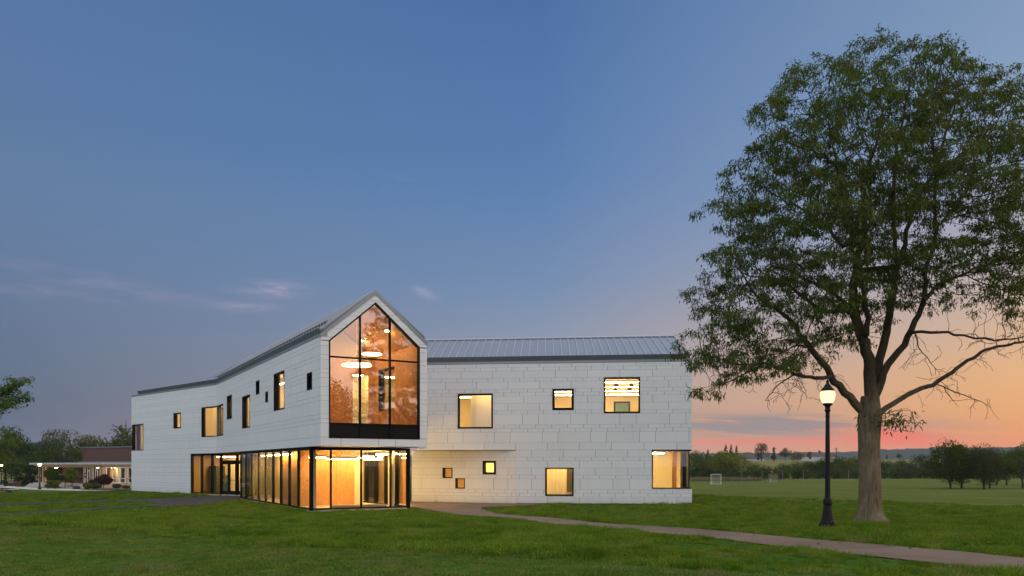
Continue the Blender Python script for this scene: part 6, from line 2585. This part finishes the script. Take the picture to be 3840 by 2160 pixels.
stand = {'pelvis': (0, 0, .95), 'waist': (.02, 0, 1.12), 'chest': (.0, 0, 1.36), 'neck': (.03, 0, 1.52), 'head': (.06, 0, 1.63), 'crown': (.06, 0, 1.71),
         'hipL': (0, .10, .90), 'kneeL': (.04, .11, .50), 'ankleL': (.0, .12, .09), 'toeL': (.16, .13, .04), 'hipR': (0, -.10, .90), 'kneeR': (.0, -.12, .50), 'ankleR': (-.06, -.13, .09), 'toeR': (.10, -.14, .04),
         'shoL': (0, .19, 1.42), 'elbL': (.03, .26, 1.15), 'wriL': (.24, .10, 1.20), 'handL': (.30, .03, 1.24), 'shoR': (0, -.19, 1.42), 'elbR': (.04, -.26, 1.15), 'wriR': (.24, -.06, 1.32), 'handR': (.28, -.02, 1.42)}
mx, my = at(319, 120.5), 120.5
person((mx, my, ZF + .02), R(178), stand, 'person standing by the glazed doors in dark top and pale trousers', 'navy', 'khaki', True, 'hair')
sit = {'pelvis': (0, 0, .52), 'waist': (.06, 0, .68), 'chest': (.16, 0, .90), 'neck': (.24, 0, 1.03), 'head': (.30, 0, 1.12), 'crown': (.31, 0, 1.20),
       'hipL': (.06, .10, .50), 'kneeL': (.45, .14, .50), 'ankleL': (.42, .14, .09), 'toeL': (.57, .15, .04), 'hipR': (.06, -.10, .50), 'kneeR': (.45, -.14, .48), 'ankleR': (.34, -.14, .09), 'toeR': (.48, -.15, .04),
       'shoL': (.15, .19, .95), 'elbL': (.34, .24, .78), 'wriL': (.56, .14, .80), 'handL': (.64, .10, .81), 'shoR': (.15, -.19, .95), 'elbR': (.34, -.24, .78), 'wriR': (.56, -.10, .80), 'handR': (.64, -.05, .81)}
px_, py_ = at(22, 105), 105.0
pz_ = gzf(px_, py_)
pt = empty('picnic_table', (px_, py_, pz_), label='white picnic table with benches on the far lawn', cat='picnic table')
b = MB()
b.box(-.15, .65, -.9, .9, .70, .75)
b.build('table_top', M['white'], pt)
for nm, q in (('bench', (.80, 1.10, -.9, .9, .40, .44)), ('bench', (-.62, -.32, -.9, .9, .40, .44))):
    b = MB()
    b.box(*q)
    b.build(nm, M['white'], pt)
for y_ in (-.7, .7):
    for (xa, xb, za) in ((.05, -.15, .70), (.45, .65, .70), (.95, 1.1, .40), (-.47, -.62, .40), (.95, .82, .40), (-.47, -.34, .40)):
        b = MB()
        b.tube([(xa, y_, za), (xb, y_, -.03)], .022, 5)
        b.build('leg', M['iron'], pt)
b = MB()
b.tube([(-.5, -.7, .3), (1.0, -.7, .3)], .018, 5)
b.tube([(-.5, .7, .3), (1.0, .7, .3)], .018, 5)
b.build('brace', M['iron'], pt)
person((px_ - .52, py_ - .3, pz_ - .02), 0.0, sit, 'person in grey shirt and blue shorts seated at the picnic table', 'greycloth', 'denim', False, 'hair')


def bag(loc, s_, m, label, name='duffel_bag'):
    e = empty(name, loc, R(15), label, 'bag')
    b = MB()
    b.lathe([(.02, 0), (.22, .01), (.27, .10), (.27, .24), (.20, .34), (.08, .38)], 12)
    o_ = b.build('body', M[m], e, smooth=True)
    o_.scale = (1.5 * s_, 1.0 * s_, 1.0 * s_)
    b = MB()
    b.tube([(-.18 * s_, 0, .3 * s_), (-.1 * s_, 0, .5 * s_), (.1 * s_, 0, .5 * s_), (.18 * s_, 0, .3 * s_)], .02, 5)
    b.build('handle', M[m], e)


bx_, by_ = at(287, 115.5), 115.5
bag((bx_, by_, gzf(bx_, by_) + .04), 1.3, 'navy', 'dark blue duffel bag on the sidewalk by the steps')
bx_, by_ = at(37, 104.6), 104.6
bag((bx_, by_, gzf(bx_, by_)), .7, 'navy', 'small dark backpack under the picnic bench', 'backpack')

# trees behind the brick building
for (u, top, Y, mat, sh, wd, lb) in ((60, 1635, 165, 'dkgreen', 'round', .9, 'dark rounded tree left of the lamp posts'), (105, 1662, 160, 'dkgreen', 'broad', .9, 'low dark tree behind the lamp with the farthest globe'),
                                     (150, 1652, 158, 'bluegreen', 'broad', .9, 'grey green tree directly behind the canopy lamp'), (205, 1618, 168, 'olive', 'airy', .8, 'thin olive tree, tallest left of the brick block'),
                                     (212, 1640, 160, 'bluegreen', 'broad', .8, 'dense grey green tree in front of the tallest olive tree'), (262, 1620, 175, 'olive', 'airy', .85, 'airy yellowing tree at the left corner of the brick block'),
                                     (325, 1632, 178, 'olive', 'airy', .95, 'airy yellowing tree above the middle of the brick block'), (368, 1634, 176, 'olive', 'broad', .8, 'olive tree above the right part of the brick block'),
                                     (420, 1644, 172, 'dkgreen', 'broad', .95, 'dark tree above the right end of the brick block'), (480, 1608, 168, 'dkgreen', 'tall', 1.2, 'tall dark tree behind the corner of the white building'),
                                     (250, 1668, 150, 'dkgreen', 'broad', .95, 'dark bushy tree just left of the brick block'), (20, 1600, 158, 'midgreen', 'round', .9, 'big green tree at the left edge behind the picnic table'),
                                     (120, 1700, 150, 'dkgreen', 'bush', 1.2, 'low dark thicket behind the parked cars'), (170, 1690, 152, 'dkgreen', 'bush', 1.2, 'low dark thicket behind the canopy end'),
                                     (540, 1640, 185, 'dkgreen', 'broad', 1.0, 'dark tree hidden mostly by the white building')):
    x = at(u, Y)
    far_tree('woodland_tree', sh, x, Y, (tz(top, Y) - gzf(x, Y)) * 1.10, mat, lb, wide=wd)

# maple whose leaves reach into the left edge, and a lower one behind it
mlx, mly = -33.4, 46.0
for (cx0, cy0, cz0, H, nl, lb, nm, reach) in ((-33.6, 46.0, 0.0, 9.0, 5200, 'near maple whose leafy branches reach in at the left edge', 'maple_tree', (-28.3, 45.6, 6.9)),
                                              (-55.5, 80.0, -.6, 8.2, 4200, 'green maple below the reaching branches at the left edge', 'maple_tree', (-50.3, 80.0, 3.9))):
    e = empty(nm, (cx0, cy0, gzf(cx0, cy0)), label=lb, cat='tree')
    pts = [np.array((0, 0, -.1)), np.array((0, 0, 1.2)), np.array((.05, 0, 2.4)), np.array((0, .1, 4.0)), np.array((.1, 0, 5.6)), np.array((0, 0, 7.4))]
    pr_ = [-1, 0, 1, 2, 3, 4]
    rd = [.20, .17, .15, .11, .08, .04]
    C, Rr = [], []
    for j in range(34):
        b0 = int(rng.integers(2, 5))
        an = rng.uniform(0, 6.283)
        ln_ = rng.uniform(1.6, 3.6)
        d = np.array((math.cos(an), math.sin(an), rng.uniform(.05, .8)))
        if j < 11:
            tgt = np.array(reach) + rng.normal(0, .6, 3) * np.array((.6, 1, 1.5)) - np.array((cx0, cy0, gzf(cx0, cy0))) - np.array(((j % 4) * .55, 0, 0))
            b0 = 3
            ln_ = float(np.linalg.norm(tgt - pts[b0]))
            d = (tgt - pts[b0]) / ln_
        d /= np.linalg.norm(d)
        b = b0
        n_ = max(4, int(ln_ / .35))
        for s_ in range(n_):
            pts.append(pts[b] + d * ln_ / n_ + rng.normal(0, .02, 3))
            pr_.append(b)
            rd.append(.05 * (1 - s_ / n_) + .008)
            b = len(pts) - 1
            if s_ > n_ * .3:
                C.append(pts[b] + rng.normal(0, .10, 3))
                Rr.append(rng.uniform(.26, .50))
    obj('trunk', skeleton_mesh('trunk', np.array(pts), np.array(pr_), np.array(rd), M['bark_dark'], ks=(8, 5, 4)), e)
    V_, F_ = leaf_cloud(C, Rr, nl * 2, .085, .8, .25)
    obj('crown', np_mesh('crown', V_, F_, [M['maple']]), e)
# trees of the campus to the right of and behind the camera, seen only as reflections in the gable glass
for (x, y, h, lb) in ((29.5, -2.5, 12.5, 'round-headed tree outside the frame mirrored low in the gable glass'), (37, 3.5, 9.0, 'second tree outside the frame mirrored in the gable glass'), (34, -9, 11.0, 'third tree outside the frame mirrored in the gable glass')):
    far_tree('campus_tree', 'fan', x, y, h, 'dkgreen', lb, wide=.85)

# ------------------------------------------------------------------ grass
FOOT = [np.array([pF, pB, gp(.1, 17.5, 0)[:2], gp(.1, 1.95, 0)[:2], gp(5.04, 1.95, 0)[:2], gp(5.1, 9.5, 0)[:2], (-6.0, 47.8), (.23, 45.45), (10.03, 44.4), (10.7, 54.6), (-4, 56.5), (-10, 80), (-30, 80)])]
FOOT[0] = np.array([pF, FA(10.9, 0, 0)[:2], S1(7.3, 0, 0)[:2]] + [tuple(p) for p in FOOT[0][2:]])


def clump_mesh(n, rad_, hmin, hmax, wd, mat):
    rt = np.zeros((n, 3))
    a = rng.uniform(0, 6.283, n)
    rr = rad_ * np.sqrt(rng.random(n))
    rt[:, 0], rt[:, 1] = rr * np.cos(a), rr * np.sin(a)
    rt[:, 2] = -.012
    lean = rng.normal(0, .42, 2)
    d = rng.normal(0, .38, (n, 3)) + np.array([lean[0] * .6, lean[1] * .6, 1.0])
    d /= np.linalg.norm(d, axis=1)[:, None]
    V_, F_ = strips(rt, d, rng.uniform(hmin, hmax, n), rng.uniform(wd * .7, wd * 1.3, n), 2, .28)
    return np_mesh('grass_clump', V_, F_, [mat])


def grass_field(name, label, xy, sc, meshes):
    xy = np.asarray(xy)
    z = gz(xy[:, 0], xy[:, 1])
    me = bpy.data.meshes.new(name)
    me.vertices.add(len(xy))
    me.vertices.foreach_set('co', np.column_stack([xy, z]).astype(np.float32).ravel())
    a = me.attributes.new('scl', 'FLOAT', 'POINT')
    a.data.foreach_set('value', sc.astype(np.float32))
    o = obj(name, me)
    tag(o, label, 'grass', kind='stuff')
    ng = bpy.data.node_groups.new(name, 'GeometryNodeTree')
    ng.interface.new_socket('Geometry', in_out='INPUT', socket_type='NodeSocketGeometry')
    ng.interface.new_socket('Geometry', in_out='OUTPUT', socket_type='NodeSocketGeometry')
    n_ = ng.nodes
    gi, go = n_.new('NodeGroupInput'), n_.new('NodeGroupOutput')
    ip = n_.new('GeometryNodeInstanceOnPoints')
    jn = n_.new('GeometryNodeJoinGeometry')
    for m_ in meshes:
        src = bpy.data.objects.new('grass_clump', m_)
        oi = n_.new('GeometryNodeObjectInfo')
        oi.inputs['Object'].default_value = src
        oi.inputs['As Instance'].default_value = True
        ng.links.new(oi.outputs['Geometry'], jn.inputs[0])
    ng.links.new(gi.outputs[0], ip.inputs['Points'])
    ng.links.new(jn.outputs[0], ip.inputs['Instance'])
    ip.inputs['Pick Instance'].default_value = True
    ri = n_.new('FunctionNodeRandomValue')
    ri.data_type = 'INT'
    ri.inputs[4].default_value = 0
    ri.inputs[5].default_value = len(meshes) - 1
    ng.links.new(ri.outputs[2], ip.inputs['Instance Index'])
    rv = n_.new('FunctionNodeRandomValue')
    rv.data_type = 'FLOAT_VECTOR'
    rv.inputs[0].default_value = (-.12, -.12, 0)
    rv.inputs[1].default_value = (.12, .12, 6.283)
    ng.links.new(rv.outputs[0], ip.inputs['Rotation'])
    at_ = n_.new('GeometryNodeInputNamedAttribute')
    at_.data_type = 'FLOAT'
    at_.inputs[0].default_value = 'scl'
    ng.links.new(at_.outputs[0], ip.inputs['Scale'])
    ng.links.new(ip.outputs[0], go.inputs[0])
    md_ = o.modifiers.new('grass', 'NODES')
    md_.node_group = ng
    return o


MOW = np.array([(-40, 38), (-15.65, 24.35), (-12.6, 22.6), (-10.2, 20.8), (-7.7, 18.6), (-6.3, 17.7), (-4.6, 16.9), (-3.3, 16.0), (0, 14.2), (3, 12.6), (6, 11.2)])
NG = 60000
gy_ = 9.5 + (70 - 9.5) * rng.random(NG) ** 1.0
gx_ = rng.uniform(-1, 1, NG) * (.74 * gy_ + 2)
wgt = np.clip((.74 * gy_ + 2) * 1.0 / 20.0, 0, 1.0) * np.clip(22.0 / gy_, .45, 1)
keepG = rng.random(NG) < wgt
gx_, gy_ = gx_[keepG], gy_[keepG]
bad = np.zeros(len(gx_), bool)
for pg in POLYS[:5] + FOOT:
    bad |= inside(pg, gx_, gy_)
bad |= (gx_ > 0) & (gy_ + 1.35 * gx_ > 77 + rng.normal(0, 1.0, len(gx_)))
bad |= np.hypot(gx_ - TX, gy_ - TY) < .55
bad |= (np.hypot(gx_ - 8.52, gy_ - 21.5) < .40)
gx_, gy_ = gx_[~bad], gy_[~bad]
mowy = np.interp(gx_, MOW[:, 0], MOW[:, 1])
pp = np.column_stack([gx_, gy_, gx_ * 0])
nz1 = vnoise(pp * np.array([.5, 1, 1]), 1.15) + .6 * vnoise(pp + 9, 2.6)
short = gy_ < mowy
sclong = np.clip(.82 + .55 * nz1, .25, 1.7) * np.clip(.9 + gy_ / 200, .9, 1.15)
for k_ in (.6, 1.3, 2.2, 3.2):
    nearp = np.zeros(len(gx_), bool)
    for pg in POLYS[:5]:
        nearp |= inside(pg, gx_ * (1 + k_ / gy_), gy_ + k_)
    sclong = np.where(nearp & (gy_ > 24), np.minimum(sclong, .50), sclong)
# a ridge of longer tufts along the mowing line
rid = np.exp(-((gy_ - mowy - .35) / .35) ** 2) * (gx_ < 0)
sclong *= 1 + .55 * rid
scshort = np.clip(.62 + .26 * nz1, .25, 1.0)
LONG = [clump_mesh(64, .22, .07, .18, .013, M['blade']) for _ in range(6)]
SHORT = [clump_mesh(64, .24, .05, .11, .012, M['blade_short']) for _ in range(4)]
grass_field('long_grass', 'lush uneven lawn grass around the white building and path', np.column_stack([gx_, gy_])[~short], sclong[~short], LONG)
grass_field('mown_grass', 'shorter mown grass along the bottom of the photo', np.column_stack([gx_, gy_])[short], scshort[short], SHORT)
print('grass clumps', (~short).sum(), short.sum())

# a scatter of fallen leaves under the big tree and beside the path
fn_ = 900
fx_ = rng.uniform(-6, 24, fn_)
fy_ = rng.uniform(11, 38, fn_)
okf = rng.random(fn_) < np.exp(-((fx_ - 10) / 9.0) ** 2 - ((fy_ - 22) / 9.0) ** 2)
fx_, fy_ = fx_[okf], fy_[okf]
fc = np.column_stack([fx_, fy_, gz(fx_, fy_) + rng.uniform(.03, .09, len(fx_))])
V_, F_ = leaf_cloud(fc, np.full(len(fc), .02), len(fc), .035, .3, .2)
tag(obj('fallen_leaves', np_mesh('fallen_leaves', V_, F_, [M['pod']])), 'scattered fallen tan leaves on the lawn and path near the big tree', 'leaves', kind='stuff')

# ------------------------------------------------------------------ haze: the evening air over the fields
hb_ = MB()
hb_.box(-2650, 2650, -1050, 2260, -6.0, 52.0)
hm = bpy.data.materials.new('evening_air')
hm.use_nodes = True
ht = NT(hm.node_tree)
ht.n.remove(ht.n['Principled BSDF'])
pv = ht.new('ShaderNodeVolumePrincipled')
pv.inputs['Color'].default_value = (0.70, 0.78, 0.92, 1)
pv.inputs['Density'].default_value = 0.00011
pv.inputs['Anisotropy'].default_value = 0.0
ht.l.new(pv.outputs[0], ht.n['Material Output'].inputs['Volume'])
tag(hb_.build('haze', hm), 'thin bluish evening haze over the distant ridge', 'haze', kind='stuff')
